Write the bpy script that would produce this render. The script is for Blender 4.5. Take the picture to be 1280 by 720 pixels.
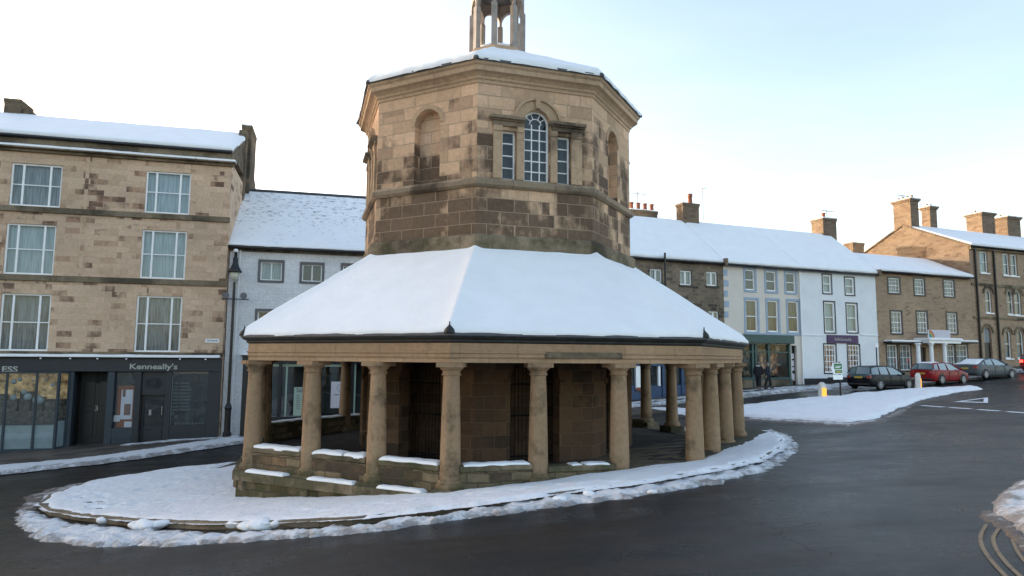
import bpy, bmesh, math, random
import numpy as np
from mathutils import Vector, Matrix, noise
random.seed(7)
for o in list(bpy.data.objects): bpy.data.objects.remove(o)
C = bpy.context.scene.collection
S = bpy.context.scene
R = math.radians

# ------------------------------------------------------------------ camera
FPX, PITCH, ROLL = 844.1, 0.1023, -0.0075
cp, sp = math.cos(PITCH), math.sin(PITCH); cr, sr = math.cos(ROLL), math.sin(ROLL)
_r = Vector((1, 0, 0)); _u = Vector((0, -sp, cp)); _f = Vector((0, cp, sp))
cr_ = _r*cr - _u*sr; cu_ = _r*sr + _u*cr
cam = bpy.data.cameras.new('camera'); co = bpy.data.objects.new('camera', cam); C.objects.link(co)
m = Matrix.Identity(4)
for i in range(3):
    m[i][0] = cr_[i]; m[i][1] = cu_[i]; m[i][2] = -_f[i]
co.matrix_world = m
cam.lens = FPX/1280*36; cam.sensor_width = 36; cam.clip_start = .05; cam.clip_end = 3000
S.camera = co

# ------------------------------------------------------------------ light
SUN_AZ = math.atan2(-.85, .53)      # direction towards the sun, measured from +Y towards +X
SUN_EL = R(9)
w = bpy.data.worlds.new('World'); S.world = w; w.use_nodes = True
nt = w.node_tree; bg = nt.nodes['Background']
sky = nt.nodes.new('ShaderNodeTexSky'); sky.sky_type = 'NISHITA'; sky.sun_disc = False
sky.sun_elevation = SUN_EL; sky.sun_rotation = SUN_AZ
sky.air_density = 1.0; sky.dust_density = 2.4; sky.ozone_density = 0.6; sky.altitude = 200
_tc = nt.nodes.new('ShaderNodeTexCoord'); _mp = nt.nodes.new('ShaderNodeMapping'); _mp.inputs['Scale'].default_value = (1.2, 3.0, 7.0); _mp.inputs['Rotation'].default_value = (0, R(12), R(25)); nt.links.new(_tc.outputs['Generated'], _mp.inputs[0])
_cn = nt.nodes.new('ShaderNodeTexNoise'); _cn.inputs['Scale'].default_value = 1.3; _cn.inputs['Detail'].default_value = 7; _cn.inputs['Roughness'].default_value = .6; nt.links.new(_mp.outputs[0], _cn.inputs['Vector'])
_cr = nt.nodes.new('ShaderNodeValToRGB'); _cr.color_ramp.elements[0].position = .45; _cr.color_ramp.elements[0].color = (1.02, .965, .985, 1); _cr.color_ramp.elements[1].position = .75; _cr.color_ramp.elements[1].color = (1.14, 1.03, 1.01, 1); nt.links.new(_cn.outputs['Fac'], _cr.inputs[0])
_mx = nt.nodes.new('ShaderNodeMix'); _mx.data_type = 'RGBA'; _mx.blend_type = 'MULTIPLY'; _mx.inputs[0].default_value = 1; nt.links.new(sky.outputs[0], _mx.inputs[6]); nt.links.new(_cr.outputs[0], _mx.inputs[7])
nt.links.new(_mx.outputs[2], bg.inputs[0]); bg.inputs[1].default_value = .15
sl = bpy.data.lights.new('sun', 'SUN'); sl.energy = 2.0; sl.angle = R(.55); sl.color = (1, .84, .66)
so = bpy.data.objects.new('sun', sl); C.objects.link(so)
sd = Vector((math.sin(SUN_AZ)*math.cos(SUN_EL), math.cos(SUN_AZ)*math.cos(SUN_EL), math.sin(SUN_EL)))
so.rotation_euler = sd.to_track_quat('Z', 'Y').to_euler()
S.view_settings.view_transform = 'Standard'; S.view_settings.look = 'None'
S.view_settings.exposure = 2.0; S.view_settings.gamma = 1

# ------------------------------------------------------------------ helpers
def ray(px, py):
    a = (px-640)/FPX; b = (360-py)/FPX
    u = cr*a + sr*b; v = -sr*a + cr*b
    return Vector((u, cp - v*sp, sp + v*cp))
def atY(px, py, Y):
    d = ray(px, py); return d*(Y/d.y)

def tag(o, label=None, cat=None, group=None, kind=None):
    if label: o['label'] = label
    if cat: o['category'] = cat
    if group: o['group'] = group
    if kind: o['kind'] = kind
    return o
def thing(name, loc, label, cat, group=None, rz=0):
    o = bpy.data.objects.new(name, None); C.objects.link(o); o.empty_display_size = .3
    o.location = loc; o.rotation_euler = (0, 0, rz)
    return tag(o, label, cat, group)
def copy_tree(o, parent=None):
    c = o.copy(); C.objects.link(c); c.parent = parent
    for ch in [x for x in bpy.data.objects if x.parent == o]:
        copy_tree(ch, c)
    return c

class MB:
    def __init__(s): s.v = []; s.f = []
    def add(s, vs, fs):
        n = len(s.v); s.v += [tuple(v) for v in vs]; s.f += [tuple(i+n for i in f) for f in fs]
    def poly(s, vs): s.add(vs, [tuple(range(len(vs)))])
    def hexa(s, p):      # 8 points: bottom 4 then top 4
        s.add(p, [(3,2,1,0),(4,5,6,7),(0,1,5,4),(1,2,6,5),(2,3,7,6),(3,0,4,7)])
    def box(s, x0, x1, y0, y1, z0, z1):
        s.hexa([(x0,y0,z0),(x1,y0,z0),(x1,y1,z0),(x0,y1,z0),(x0,y0,z1),(x1,y0,z1),(x1,y1,z1),(x0,y1,z1)])
    def prism(s, pts, dv):   # polygon extruded by vector dv
        n = len(pts); dv = Vector(dv)
        vs = [Vector(p) for p in pts] + [Vector(p)+dv for p in pts]
        s.add(vs, [tuple(reversed(range(n))), tuple(range(n, 2*n))] + [(i, (i+1) % n, n+(i+1) % n, n+i) for i in range(n)])
    def tube(s, pts, r, seg=10, cap=True):
        pts = [Vector(p) for p in pts]; rs = r if isinstance(r, (list, tuple)) else [r]*len(pts)
        vs = []; fs = []
        for i, p in enumerate(pts):
            d = (pts[min(i+1, len(pts)-1)] - pts[max(i-1, 0)]).normalized()
            a = d.cross(Vector((0, 0, 1)))
            if a.length < .01: a = Vector((1, 0, 0))
            a.normalize(); b = a.cross(d)
            for k in range(seg):
                t = 2*math.pi*k/seg; vs.append(p + (a*math.cos(t)+b*math.sin(t))*rs[i])
        for i in range(len(pts)-1):
            for k in range(seg):
                k2 = (k+1) % seg; fs.append((i*seg+k, i*seg+k2, (i+1)*seg+k2, (i+1)*seg+k))
        if cap: fs += [tuple(range(seg))[::-1], tuple((len(pts)-1)*seg+k for k in range(seg))]
        s.add(vs, fs)
    def lathe(s, c, prof, seg=24, a0=0):     # prof: (r,z) bottom to top
        vs = []; fs = []
        for r, z in prof:
            for k in range(seg):
                t = a0+2*math.pi*k/seg; vs.append((c[0]+r*math.cos(t), c[1]+r*math.sin(t), c[2]+z))
        for i in range(len(prof)-1):
            for k in range(seg):
                k2 = (k+1) % seg; fs.append((i*seg+k, i*seg+k2, (i+1)*seg+k2, (i+1)*seg+k))
        fs += [tuple(range(seg))[::-1], tuple((len(prof)-1)*seg+k for k in range(seg))]
        s.add(vs, fs)
    def build(s, name, mat, parent=None, org=None, smooth=False, bevel=0, recalc=True, auto=None):
        me = bpy.data.meshes.new(name)
        o3 = Vector(org) if org is not None else Vector((0, 0, 0))
        wv = s.v
        me.from_pydata([(v[0]-o3.x, v[1]-o3.y, v[2]-o3.z) for v in wv], [], s.f)
        if recalc:
            bm = bmesh.new(); bm.from_mesh(me); bmesh.ops.recalc_face_normals(bm, faces=bm.faces); bm.to_mesh(me); bm.free()
        uvl = me.uv_layers.new(name='UVMap')
        n = len(me.loops)
        vi = np.zeros(n, dtype=np.int32); me.loops.foreach_get('vertex_index', vi)
        P = np.array(wv, dtype=np.float64)[vi]
        nf = len(me.polygons); nr = np.zeros(nf*3); me.polygons.foreach_get('normal', nr); nr = nr.reshape(-1, 3)
        lt = np.zeros(nf, dtype=np.int32); me.polygons.foreach_get('loop_total', lt)
        N = np.repeat(nr, lt, axis=0)
        hl = np.hypot(N[:, 0], N[:, 1])+1e-9
        tx, ty = -N[:, 1]/hl, N[:, 0]/hl
        flat = np.abs(N[:, 2]) > .75
        u = np.where(flat, P[:, 0], P[:, 0]*tx + P[:, 1]*ty); v = np.where(flat, P[:, 1], P[:, 2])
        uvl.data.foreach_set('uv', np.stack([u, v], 1).astype(np.float32).ravel())
        if smooth: me.shade_smooth()
        me.materials.append(mat)
        ob = bpy.data.objects.new(name, me); C.objects.link(ob)
        if parent is not None: ob.parent = parent
        elif org is not None: ob.location = o3
        if auto is not None:
            me.shade_smooth()
            md = ob.modifiers.new('es', 'EDGE_SPLIT'); md.split_angle = R(auto)
        if bevel:
            b = ob.modifiers.new('bevel', 'BEVEL'); b.width = bevel; b.segments = 1; b.limit_method = 'ANGLE'; b.angle_limit = R(50)
        return ob

# ------------------------------------------------------------------ materials
def nodes(name):
    m = bpy.data.materials.new(name); m.use_nodes = True
    return m, m.node_tree.nodes, m.node_tree.links, m.node_tree.nodes['Principled BSDF']
def ramp(N, stops, interp='LINEAR'):
    r = N.new('ShaderNodeValToRGB'); r.color_ramp.interpolation = interp
    while len(r.color_ramp.elements) < len(stops): r.color_ramp.elements.new(.5)
    for e, (p, c) in zip(r.color_ramp.elements, stops):
        e.position = p; e.color = (c, c, c, 1) if isinstance(c, (int, float)) else (*c, 1)
    return r
def mixc(N, L, fac, a, b, blend='MIX'):
    m = N.new('ShaderNodeMix'); m.data_type = 'RGBA'; m.blend_type = blend
    for sock, v in ((m.inputs[0], fac), (m.inputs[6], a), (m.inputs[7], b)):
        if hasattr(v, 'links') or hasattr(v, 'is_linked'): L.new(v, sock)
        elif isinstance(v, (int, float)): sock.default_value = v
        else: sock.default_value = (*v, 1)
    return m.outputs[2]
def noi(N, L, vec, scale, detail=4, rough=.55):
    n = N.new('ShaderNodeTexNoise'); n.inputs['Scale'].default_value = scale; n.inputs['Detail'].default_value = detail
    n.inputs['Roughness'].default_value = rough
    if vec is not None: L.new(vec, n.inputs['Vector'])
    return n.outputs['Fac']
def geo_pos(N): return N.new('ShaderNodeNewGeometry').outputs['Position']
def mapr(N, L, x, a, b, c=0, d=1):
    m = N.new('ShaderNodeMapRange'); L.new(x, m.inputs[0])
    for i, v in enumerate((a, b, c, d)): m.inputs[i+1].default_value = v
    return m.outputs[0]
def math_(N, L, op, a, b):
    m = N.new('ShaderNodeMath'); m.operation = op; m.use_clamp = False
    for i, v in enumerate((a, b)):
        if isinstance(v, (int, float)): m.inputs[i].default_value = v
        else: L.new(v, m.inputs[i])
    return m.outputs[0]
def plain(name, col, rough=.6, var=.25, scale=3, bump=.0, bscale=30, metal=0, coat=0, spec=.5, objsp=False, dirt=None, dirt_amt=.4):
    m, N, L, b = nodes(name)
    if objsp: pos = N.new('ShaderNodeTexCoord').outputs['Object']
    else: pos = geo_pos(N)
    n = noi(N, L, pos, scale, 5)
    lo = tuple(c*(1-var) for c in col); hi = tuple(min(1, c*(1+var)) for c in col)
    r = ramp(N, [(.3, lo), (.7, hi)]); L.new(n, r.inputs[0]); colo = r.outputs[0]
    if dirt:
        d = noi(N, L, pos, scale*.4, 6, .65); rr = ramp(N, [(.5, 0.), (.68, dirt_amt)]); L.new(d, rr.inputs[0])
        colo = mixc(N, L, rr.outputs[0], colo, dirt)
    L.new(colo, b.inputs['Base Color'])
    b.inputs['Roughness'].default_value = rough; b.inputs['Metallic'].default_value = metal
    b.inputs['Specular IOR Level'].default_value = spec
    if coat: b.inputs['Coat Weight'].default_value = coat; b.inputs['Coat Roughness'].default_value = .08
    if bump:
        bn = noi(N, L, pos, bscale, 5); bp = N.new('ShaderNodeBump'); bp.inputs['Distance'].default_value = .01; bp.inputs['Strength'].default_value = bump
        L.new(bn, bp.inputs['Height']); L.new(bp.outputs[0], b.inputs['Normal'])
    return m
def stone(name, cols, bw, bh, mortar=(.3, .25, .19), msize=.012, dark=(.05, .045, .04), dark_amt=.5, dthr=.55, dark_z=None, blk=.0, bump=.6, green_z=None, off=.5, dscale=.45, warp=.02, streak=0.):
    """coursed masonry, one random tone per block, soot and blackened blocks"""
    m, N, L, b = nodes(name)
    uv = N.new('ShaderNodeUVMap').outputs[0]; pos = geo_pos(N)
    wn = N.new('ShaderNodeTexNoise'); wn.inputs['Scale'].default_value = 2.2; L.new(pos, wn.inputs['Vector'])
    va = N.new('ShaderNodeVectorMath'); va.operation = 'MULTIPLY_ADD'; L.new(wn.outputs['Color'], va.inputs[0])
    va.inputs[1].default_value = (warp, warp, 0); L.new(uv, va.inputs[2])
    br = N.new('ShaderNodeTexBrick'); L.new(va.outputs[0], br.inputs['Vector'])
    br.offset = off; br.inputs['Scale'].default_value = 1
    br.inputs['Color1'].default_value = (0, 0, 0, 1); br.inputs['Color2'].default_value = (1, 1, 1, 1); br.inputs['Mortar'].default_value = (.5, .5, .5, 1)
    br.inputs['Mortar Size'].default_value = msize; br.inputs['Mortar Smooth'].default_value = .3
    br.inputs['Brick Width'].default_value = bw; br.inputs['Row Height'].default_value = bh
    k = len(cols); rp = ramp(N, [(i/(k-1), c) for i, c in enumerate(cols)]); L.new(br.outputs['Color'], rp.inputs[0])
    fine = noi(N, L, pos, 9, 8, .7); fr = ramp(N, [(.25, .80), (.75, 1.20)]); L.new(fine, fr.inputs[0])
    col = mixc(N, L, 1.0, rp.outputs[0], fr.outputs[0], 'MULTIPLY')
    big = noi(N, L, pos, .35, 4); br2 = ramp(N, [(.3, .88), (.7, 1.14)]); L.new(big, br2.inputs[0])
    col = mixc(N, L, 1.0, col, br2.outputs[0], 'MULTIPLY')
    dn = noi(N, L, pos, dscale, 7, .65)
    if blk: dn = math_(N, L, 'ADD', dn, math_(N, L, 'MULTIPLY', math_(N, L, 'SUBTRACT', br.outputs['Color'], .5), blk))
    if streak:
        smp = N.new('ShaderNodeMapping'); smp.inputs['Scale'].default_value = (1.5, 1.5, .22); L.new(pos, smp.inputs[0])
        dn = math_(N, L, 'ADD', dn, math_(N, L, 'MULTIPLY', math_(N, L, 'SUBTRACT', noi(N, L, smp.outputs[0], 1.6, 6, .6), .5), streak))
    if dark_z:
        sx = N.new('ShaderNodeSeparateXYZ'); L.new(pos, sx.inputs[0])
        zz = mapr(N, L, sx.outputs[2], dark_z[0], dark_z[1], .225, -.015)
        dn = math_(N, L, 'ADD', dn, zz)
    dr = ramp(N, [(dthr, 0.), (dthr+.13, dark_amt)]); L.new(dn, dr.inputs[0])
    sooty = mixc(N, L, .5, dark, mixc(N, L, 1.0, col, (.24, .22, .21), 'MULTIPLY'))
    sooty = mixc(N, L, 1.0, sooty, fr.outputs[0], 'MULTIPLY')
    col = mixc(N, L, dr.outputs[0], col, sooty)
    if green_z:
        sx = N.new('ShaderNodeSeparateXYZ'); L.new(pos, sx.inputs[0])
        zz = mapr(N, L, sx.outputs[2], green_z[0], green_z[1], .2, -.15)
        g = math_(N, L, 'ADD', noi(N, L, pos, 1.6, 6, .65), zz); gr = ramp(N, [(.5, 0.), (.75, .75)]); L.new(g, gr.inputs[0])
        col = mixc(N, L, gr.outputs[0], col, (.045, .05, .02))
    col = mixc(N, L, math_(N, L, 'MULTIPLY', br.outputs['Fac'], .75), col, mortar)
    L.new(col, b.inputs['Base Color']); b.inputs['Roughness'].default_value = .9; b.inputs['Specular IOR Level'].default_value = .2
    hn = math_(N, L, 'ADD', math_(N, L, 'MULTIPLY', br.outputs['Fac'], -1.2), math_(N, L, 'ADD', fine, math_(N, L, 'MULTIPLY', noi(N, L, pos, 38, 5), .4)))
    bp = N.new('ShaderNodeBump'); bp.inputs['Distance'].default_value = .025; bp.inputs['Strength'].default_value = bump
    L.new(hn, bp.inputs['Height']); L.new(bp.outputs[0], b.inputs['Normal'])
    return m
def snowmat(name, base=(.86, .87, .88), dirt=None, damt=.6, thr=.5, bump=.5, slate=None, edge=0.):
    m, N, L, b = nodes(name); pos = geo_pos(N); col = base
    n = noi(N, L, pos, 1.3, 5); r = ramp(N, [(.3, tuple(c*.94 for c in base)), (.7, base)]); L.new(n, r.inputs[0]); col = r.outputs[0]
    if dirt:
        d = noi(N, L, pos, 2.4, 8, .7)
        if edge:
            an = N.new('ShaderNodeAttribute'); an.attribute_name = 'thin'; d = math_(N, L, 'ADD', d, math_(N, L, 'MULTIPLY', math_(N, L, 'SUBTRACT', an.outputs['Fac'], .25), edge))
        rr = ramp(N, [(thr, 0.), (thr+.15, damt)]); L.new(d, rr.inputs[0]); col = mixc(N, L, rr.outputs[0], col, dirt)
    if slate:   # thin snow with slate ends showing through along the courses
        sc = N.new('ShaderNodeMapping'); sc.inputs['Scale'].default_value = (2.2, 2.2, 7); L.new(pos, sc.inputs[0])
        d = noi(N, L, sc.outputs[0], 1.5, 6, .75); sx = N.new('ShaderNodeSeparateXYZ'); L.new(pos, sx.inputs[0])
        d2 = math_(N, L, 'ADD', d, mapr(N, L, sx.outputs[2], slate[0], slate[1], -.12, .07))
        rr = ramp(N, [(.62, 0.), (.66, .75)]); L.new(d2, rr.inputs[0]); col = mixc(N, L, rr.outputs[0], col, (.12, .13, .14))
    L.new(col, b.inputs['Base Color']); b.inputs['Roughness'].default_value = .65; b.inputs['Specular IOR Level'].default_value = .3
    b.inputs['Subsurface Weight'].default_value = 0
    bn = math_(N, L, 'ADD', noi(N, L, pos, 6, 6, .6), math_(N, L, 'MULTIPLY', noi(N, L, pos, 40, 4), .25)); bp = N.new('ShaderNodeBump'); bp.inputs['Distance'].default_value = .05; bp.inputs['Strength'].default_value = bump
    L.new(bn, bp.inputs['Height']); L.new(bp.outputs[0], b.inputs['Normal'])
    return m
def glassmat(name, tint=(.9, .95, .95), refl=.35, fm=1.2):
    m, N, L, b = nodes(name); N.remove(b); out = N['Material Output']
    t = N.new('ShaderNodeBsdfTransparent'); t.inputs[0].default_value = (*tint, 1)
    g = N.new('ShaderNodeBsdfGlossy'); g.inputs['Roughness'].default_value = .03; g.inputs[0].default_value = (.9, .95, 1, 1)
    pos = geo_pos(N); bp = N.new('ShaderNodeBump'); bp.inputs['Distance'].default_value = .02; bp.inputs['Strength'].default_value = .15
    L.new(noi(N, L, pos, 1.8, 2), bp.inputs['Height']); L.new(bp.outputs[0], g.inputs['Normal'])
    gn = N.new('ShaderNodeNewGeometry'); dt = N.new('ShaderNodeVectorMath'); dt.operation = 'DOT_PRODUCT'
    L.new(gn.outputs['Incoming'], dt.inputs[0]); L.new(gn.outputs['Normal'], dt.inputs[1])
    c1 = math_(N, L, 'SUBTRACT', 1.0, math_(N, L, 'ABSOLUTE', dt.outputs['Value'], 0)); f5 = math_(N, L, 'POWER', c1, 5.0)
    f2 = math_(N, L, 'ADD', math_(N, L, 'MULTIPLY', math_(N, L, 'ADD', math_(N, L, 'MULTIPLY', f5, .92), .08), fm), refl*.3)
    mx = N.new('ShaderNodeMixShader'); L.new(f2, mx.inputs[0]); L.new(t.outputs[0], mx.inputs[1]); L.new(g.outputs[0], mx.inputs[2]); L.new(mx.outputs[0], out.inputs[0])
    return m
def curtain(name, a, b_, scale=14):
    m, N, L, b = nodes(name); uv = N.new('ShaderNodeUVMap').outputs[0]
    mp = N.new('ShaderNodeMapping'); mp.inputs['Scale'].default_value = (1, .06, 1); L.new(uv, mp.inputs[0])
    n = noi(N, L, mp.outputs[0], scale, 3); r = ramp(N, [(.3, a), (.7, b_)]); L.new(n, r.inputs[0])
    L.new(r.outputs[0], b.inputs['Base Color']); b.inputs['Roughness'].default_value = .9
    return m
def roadmat():
    m, N, L, b = nodes('asphalt'); pos = geo_pos(N)
    base = noi(N, L, pos, .35, 7, .62); r = ramp(N, [(.32, (.0055, .0060, .0066)), (.5, (.0095, .0102, .011)), (.7, (.018, .018, .019))]); L.new(base, r.inputs[0])
    g = noi(N, L, pos, 34, 6, .85); gr = ramp(N, [(.34, .15), (.5, .8), (.58, 1.7), (.68, 5.5)]); L.new(g, gr.inputs[0])
    col = mixc(N, L, 1.0, r.outputs[0], gr.outputs[0], 'MULTIPLY')
    # worn brown wheel tracks swinging round the island
    mp = N.new('ShaderNodeMapping'); mp.inputs['Rotation'].default_value = (0, 0, R(-38)); mp.inputs['Scale'].default_value = (.16, .95, 1); L.new(pos, mp.inputs[0])
    t = noi(N, L, mp.outputs[0], .6, 7, .6); tr = ramp(N, [(.50, 0.), (.62, .80)]); L.new(t, tr.inputs[0])
    grn = ramp(N, [(.3, (.012, .009, .007)), (.7, (.034, .026, .020))]); L.new(noi(N, L, pos, 22, 5, .8), grn.inputs[0])
    col = mixc(N, L, tr.outputs[0], col, grn.outputs[0])
    vo = N.new('ShaderNodeTexVoronoi'); vo.feature = 'DISTANCE_TO_EDGE'; vo.inputs['Scale'].default_value = .30
    wv = N.new('ShaderNodeTexNoise'); wv.inputs['Scale'].default_value = .9; wv.inputs['Detail'].default_value = 7; L.new(pos, wv.inputs['Vector'])
    va = N.new('ShaderNodeVectorMath'); va.operation = 'MULTIPLY_ADD'; L.new(wv.outputs['Color'], va.inputs[0]); va.inputs[1].default_value = (2.4, 2.4, 0); L.new(pos, va.inputs[2]); L.new(va.outputs[0], vo.inputs['Vector'])
    cr2 = ramp(N, [(.0, 1.), (.006, 0.)]); L.new(vo.outputs[0], cr2.inputs[0])
    cm = math_(N, L, 'MULTIPLY', cr2.outputs[0], mapr(N, L, noi(N, L, pos, .3, 2), .42, .52))
    col = mixc(N, L, cm, col, (.002, .002, .002))
    # salt and grit
    sn = noi(N, L, pos, 3.0, 10, .82); s2 = ramp(N, [(.58, 0.), (.72, .26)]); L.new(sn, s2.inputs[0])
    col = mixc(N, L, s2.outputs[0], col, (.10, .10, .105))
    L.new(col, b.inputs['Base Color'])
    rn = noi(N, L, pos, .45, 8, .68); rr = ramp(N, [(.36, .22), (.64, .40)]); L.new(rn, rr.inputs[0])
    rr2 = math_(N, L, 'ADD', rr.outputs[0], math_(N, L, 'MULTIPLY', tr.outputs[0], .12)); L.new(rr2, b.inputs['Roughness'])
    b.inputs['Specular IOR Level'].default_value = .19
    bp = N.new('ShaderNodeBump'); bp.inputs['Distance'].default_value = .010; bp.inputs['Strength'].default_value = .7
    hh = math_(N, L, 'ADD', noi(N, L, pos, 60, 4, .75), math_(N, L, 'MULTIPLY', noi(N, L, pos, 7, 5, .6), .9)); hh = math_(N, L, 'SUBTRACT', hh, cm)
    L.new(hh, bp.inputs['Height']); L.new(bp.outputs[0], b.inputs['Normal'])
    return m

M = {}
M['road'] = roadmat()
M['pave'] = stone('paving', [(.07,.06,.05),(.10,.085,.07),(.13,.11,.09)], .9, .6, (.04,.035,.03), .012, dark=(.03,.027,.025), dark_amt=.6, dthr=.5)
M['kerb'] = stone('kerb_stone', [(.16,.13,.09),(.22,.18,.13),(.13,.11,.08)], .9, .5, (.05,.04,.03), .012, dark_amt=.6)
M['snow'] = snowmat('snow')
M['snow_ground'] = snowmat('trodden_snow', (.86,.865,.87), (.45,.42,.39), .45, .60, bump=1.0, edge=.12)
M['slush'] = snowmat('dirty_snow', (.74,.75,.76), (.18,.155,.135), .8, .56, bump=1.4, edge=.26)
M['slush2'] = snowmat('brown_slush', (.60,.58,.56), (.10,.08,.065), .92, .44, bump=1.4, edge=.25)
M['snow_thin'] = snowmat('thin_snow', slate=(2.5, 7.5))
M['cross_up'] = stone('cross_ashlar', [(.42,.285,.185),(.68,.46,.30),(.56,.375,.245),(.74,.50,.335),(.46,.305,.205)], .78, .36, (.44,.34,.24), .012, dark=(.060,.050,.040), dark_amt=.90, streak=.40, dthr=.575, dark_z=(4.9, 6.9), blk=.24, bump=.8)
M['cross_trim'] = stone('cross_trim', [(.44,.31,.205),(.54,.38,.25)], 1.5, 2.0, (.17,.12,.08), .006, dark_amt=.8, dthr=.54, bump=.5)
M['cross_mossy'] = stone('cross_mossy', [(.24,.185,.13),(.34,.26,.18)], 1.2, 2.0, (.08,.065,.045), .008, dark_amt=.9, dthr=.50, green_z=(2.5, 4.9), bump=.8)
M['column'] = stone('column_stone', [(.29,.195,.12),(.32,.22,.135)], 9, 9, (.3,.24,.17), .0, dark=(.10,.085,.055), dark_amt=.7, dthr=.53, green_z=(-2.75, -1.9), bump=.35, dscale=1.5)
M['entab'] = stone('entablature_stone', [(.34,.225,.14),(.41,.275,.17)], 1.3, 2.0, (.13,.09,.06), .008, dark_amt=.75, dthr=.6, bump=.5)
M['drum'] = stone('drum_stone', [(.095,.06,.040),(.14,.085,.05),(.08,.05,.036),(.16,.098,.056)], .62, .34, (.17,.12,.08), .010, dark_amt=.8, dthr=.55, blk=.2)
M['rubble'] = stone('plinth_rubble', [(.17,.13,.08),(.24,.18,.11),(.13,.10,.065),(.28,.17,.09)], .5, .2, (.09,.075,.05), .016, dark_amt=.8, dthr=.5, blk=.3, green_z=(-3.2, -2.0), bump=1.2, warp=.12)
M['terr_l'] = stone('buff_sandstone', [(.50,.36,.25),(.57,.41,.29),(.61,.445,.315),(.54,.385,.265),(.42,.26,.175)], .60, .26, (.50,.375,.275), .006, dark=(.12,.075,.06), dark_amt=.85, streak=.35, dthr=.62, blk=.36, bump=.5, dscale=.8)
M['terr_trim'] = stone('weathered_trim', [(.19,.15,.10),(.25,.20,.14)], 1.2, 2, (.12,.1,.07), .006, dark=(.05,.05,.04), dark_amt=.8, dthr=.45, bump=.6)
M['chim'] = stone('chimney_stone', [(.13,.10,.07),(.20,.15,.10),(.10,.08,.06)], .5, .25, (.10,.08,.06), .014, dark_amt=.8, dthr=.5)
M['greystone'] = stone('grey_rubble', [(.14,.11,.085),(.21,.165,.12),(.27,.21,.15),(.11,.09,.075)], .5, .24, (.20,.17,.13), .02, dark_amt=.7, dthr=.52, blk=.2, warp=.1)
M['brown'] = stone('brown_brick', [(.35,.25,.17),(.41,.295,.20),(.31,.215,.15)], .42, .16, (.34,.26,.19), .012, dark_amt=.5, dthr=.58, blk=.15)
M['gable'] = stone('warm_gable_stone', [(.16,.125,.09),(.20,.155,.11),(.18,.135,.095),(.13,.095,.07)], .5, .2, (.22,.14,.085), .012, dark=(.10,.06,.04), dark_amt=.5, dthr=.6, blk=.15)
M['white'] = plain('white_painted_stone', (.76,.78,.80), .7, .04, 1.2, .25, 8, dirt=(.45,.46,.46), dirt_amt=.10)
M['whitebrick'] = stone('white_painted_blocks', [(.68,.70,.72),(.72,.74,.76),(.70,.72,.74)], .6, .3, (.46,.48,.50), .006, dark=(.45,.46,.46), dark_amt=.2, dthr=.62, bump=.18)
M['cream'] = plain('cream_render', (.66,.60,.53), .8, .05, 1.0, .3, 12)
M['lblue'] = plain('pale_blue_paint', (.30,.38,.48), .6, .08, 2)
M['wframe'] = plain('white_window_paint', (.86,.87,.87), .45, .05, 3)
M['black'] = plain('black_paint', (.007,.008,.012), .4, .2, 4)
M['slateblue'] = plain('slate_blue_paint', (.010,.016,.024), .45, .2, 2.0)
M['slateblue2'] = plain('slate_blue_light', (.022,.036,.050), .5, .15, 2.0)
M['navy'] = plain('navy_paint', (.004,.0055,.009), .4, .3, 2.0)
M['green'] = plain('dark_green_paint', (.030,.075,.070), .5, .15, 2.0)
M['bluepaint'] = plain('blue_shop_paint', (.018,.05,.12), .5, .2, 2)
M['purple'] = plain('purple_sign', (.050,.014,.085), .5, .1, 2)
M['greywood'] = plain('grey_wood', (.13,.125,.13), .6, .1, 3)
M['dark'] = plain('dark_interior', (.003,.003,.003), 1, .3, 2)
M['slate'] = plain('slate_roof', (.07,.075,.085), .6, .3, 4, .6, 14)
M['lead'] = plain('leadwork', (.10,.105,.11), .5, .25, 5)
M['gutter'] = plain('mossy_gutter', (.008,.010,.010), .6, .6, 6, .6, 20, dirt=(.05,.065,.055))
M['iron'] = plain('black_iron', (.004,.004,.005), .4, .3, 5)
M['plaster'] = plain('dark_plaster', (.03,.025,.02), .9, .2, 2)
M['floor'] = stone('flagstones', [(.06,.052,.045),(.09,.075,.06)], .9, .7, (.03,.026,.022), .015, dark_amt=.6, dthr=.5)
M['pot'] = plain('terracotta', (.30,.11,.06), .8, .25, 6)
M['potbuff'] = plain('buff_clay', (.33,.24,.16), .8, .25, 6)
M['glass'] = glassmat('window_glass', refl=.02, fm=.6)
M['glassd'] = glassmat('shop_glass', refl=.05, fm=.8); M['glassc'] = glassmat('old_glass', refl=.0, fm=.35)
M['net'] = curtain('net_curtain', (.20,.26,.285), (.38,.45,.48))
M['net2'] = curtain('grey_curtain', (.07,.085,.095), (.27,.30,.33))
M['netw'] = curtain('white_blind', (.16,.175,.18), (.36,.38,.38), 5)
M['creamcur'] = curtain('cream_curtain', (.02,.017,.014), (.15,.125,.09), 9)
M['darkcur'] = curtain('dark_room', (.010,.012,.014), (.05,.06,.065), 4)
M['warmlit'] = plain('warm_shop_wall', (.42,.26,.10), .8, .3, 2)
M['frost'] = plain('frosted_panel', (.26,.31,.33), .6, .1, 3)
M['paper'] = plain('poster_paper', (.62,.60,.66), .8, .04, 3)
M['papergreen'] = plain('pale_green_paper', (.36,.47,.40), .8, .06, 3)
M['print'] = plain('printed_ink', (.12,.12,.14), .8, .2, 10)
M['letter'] = plain('pale_lettering', (.42,.42,.38), .6, .1, 8)
M['etch'] = plain('etched_lettering', (.085,.105,.11), .7, .1, 8)
M['orange'] = plain('mottled_orange', (.24,.065,.025), .7, .4, 25)
M['photo'] = plain('poster_figure', (.20,.10,.08), .8, .6, 18)
M['stock'] = plain('shop_goods', (.30,.22,.15), .8, .8, 9)
M['stock2'] = plain('shop_goods_dark', (.10,.09,.08), .8, .8, 7)
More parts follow.
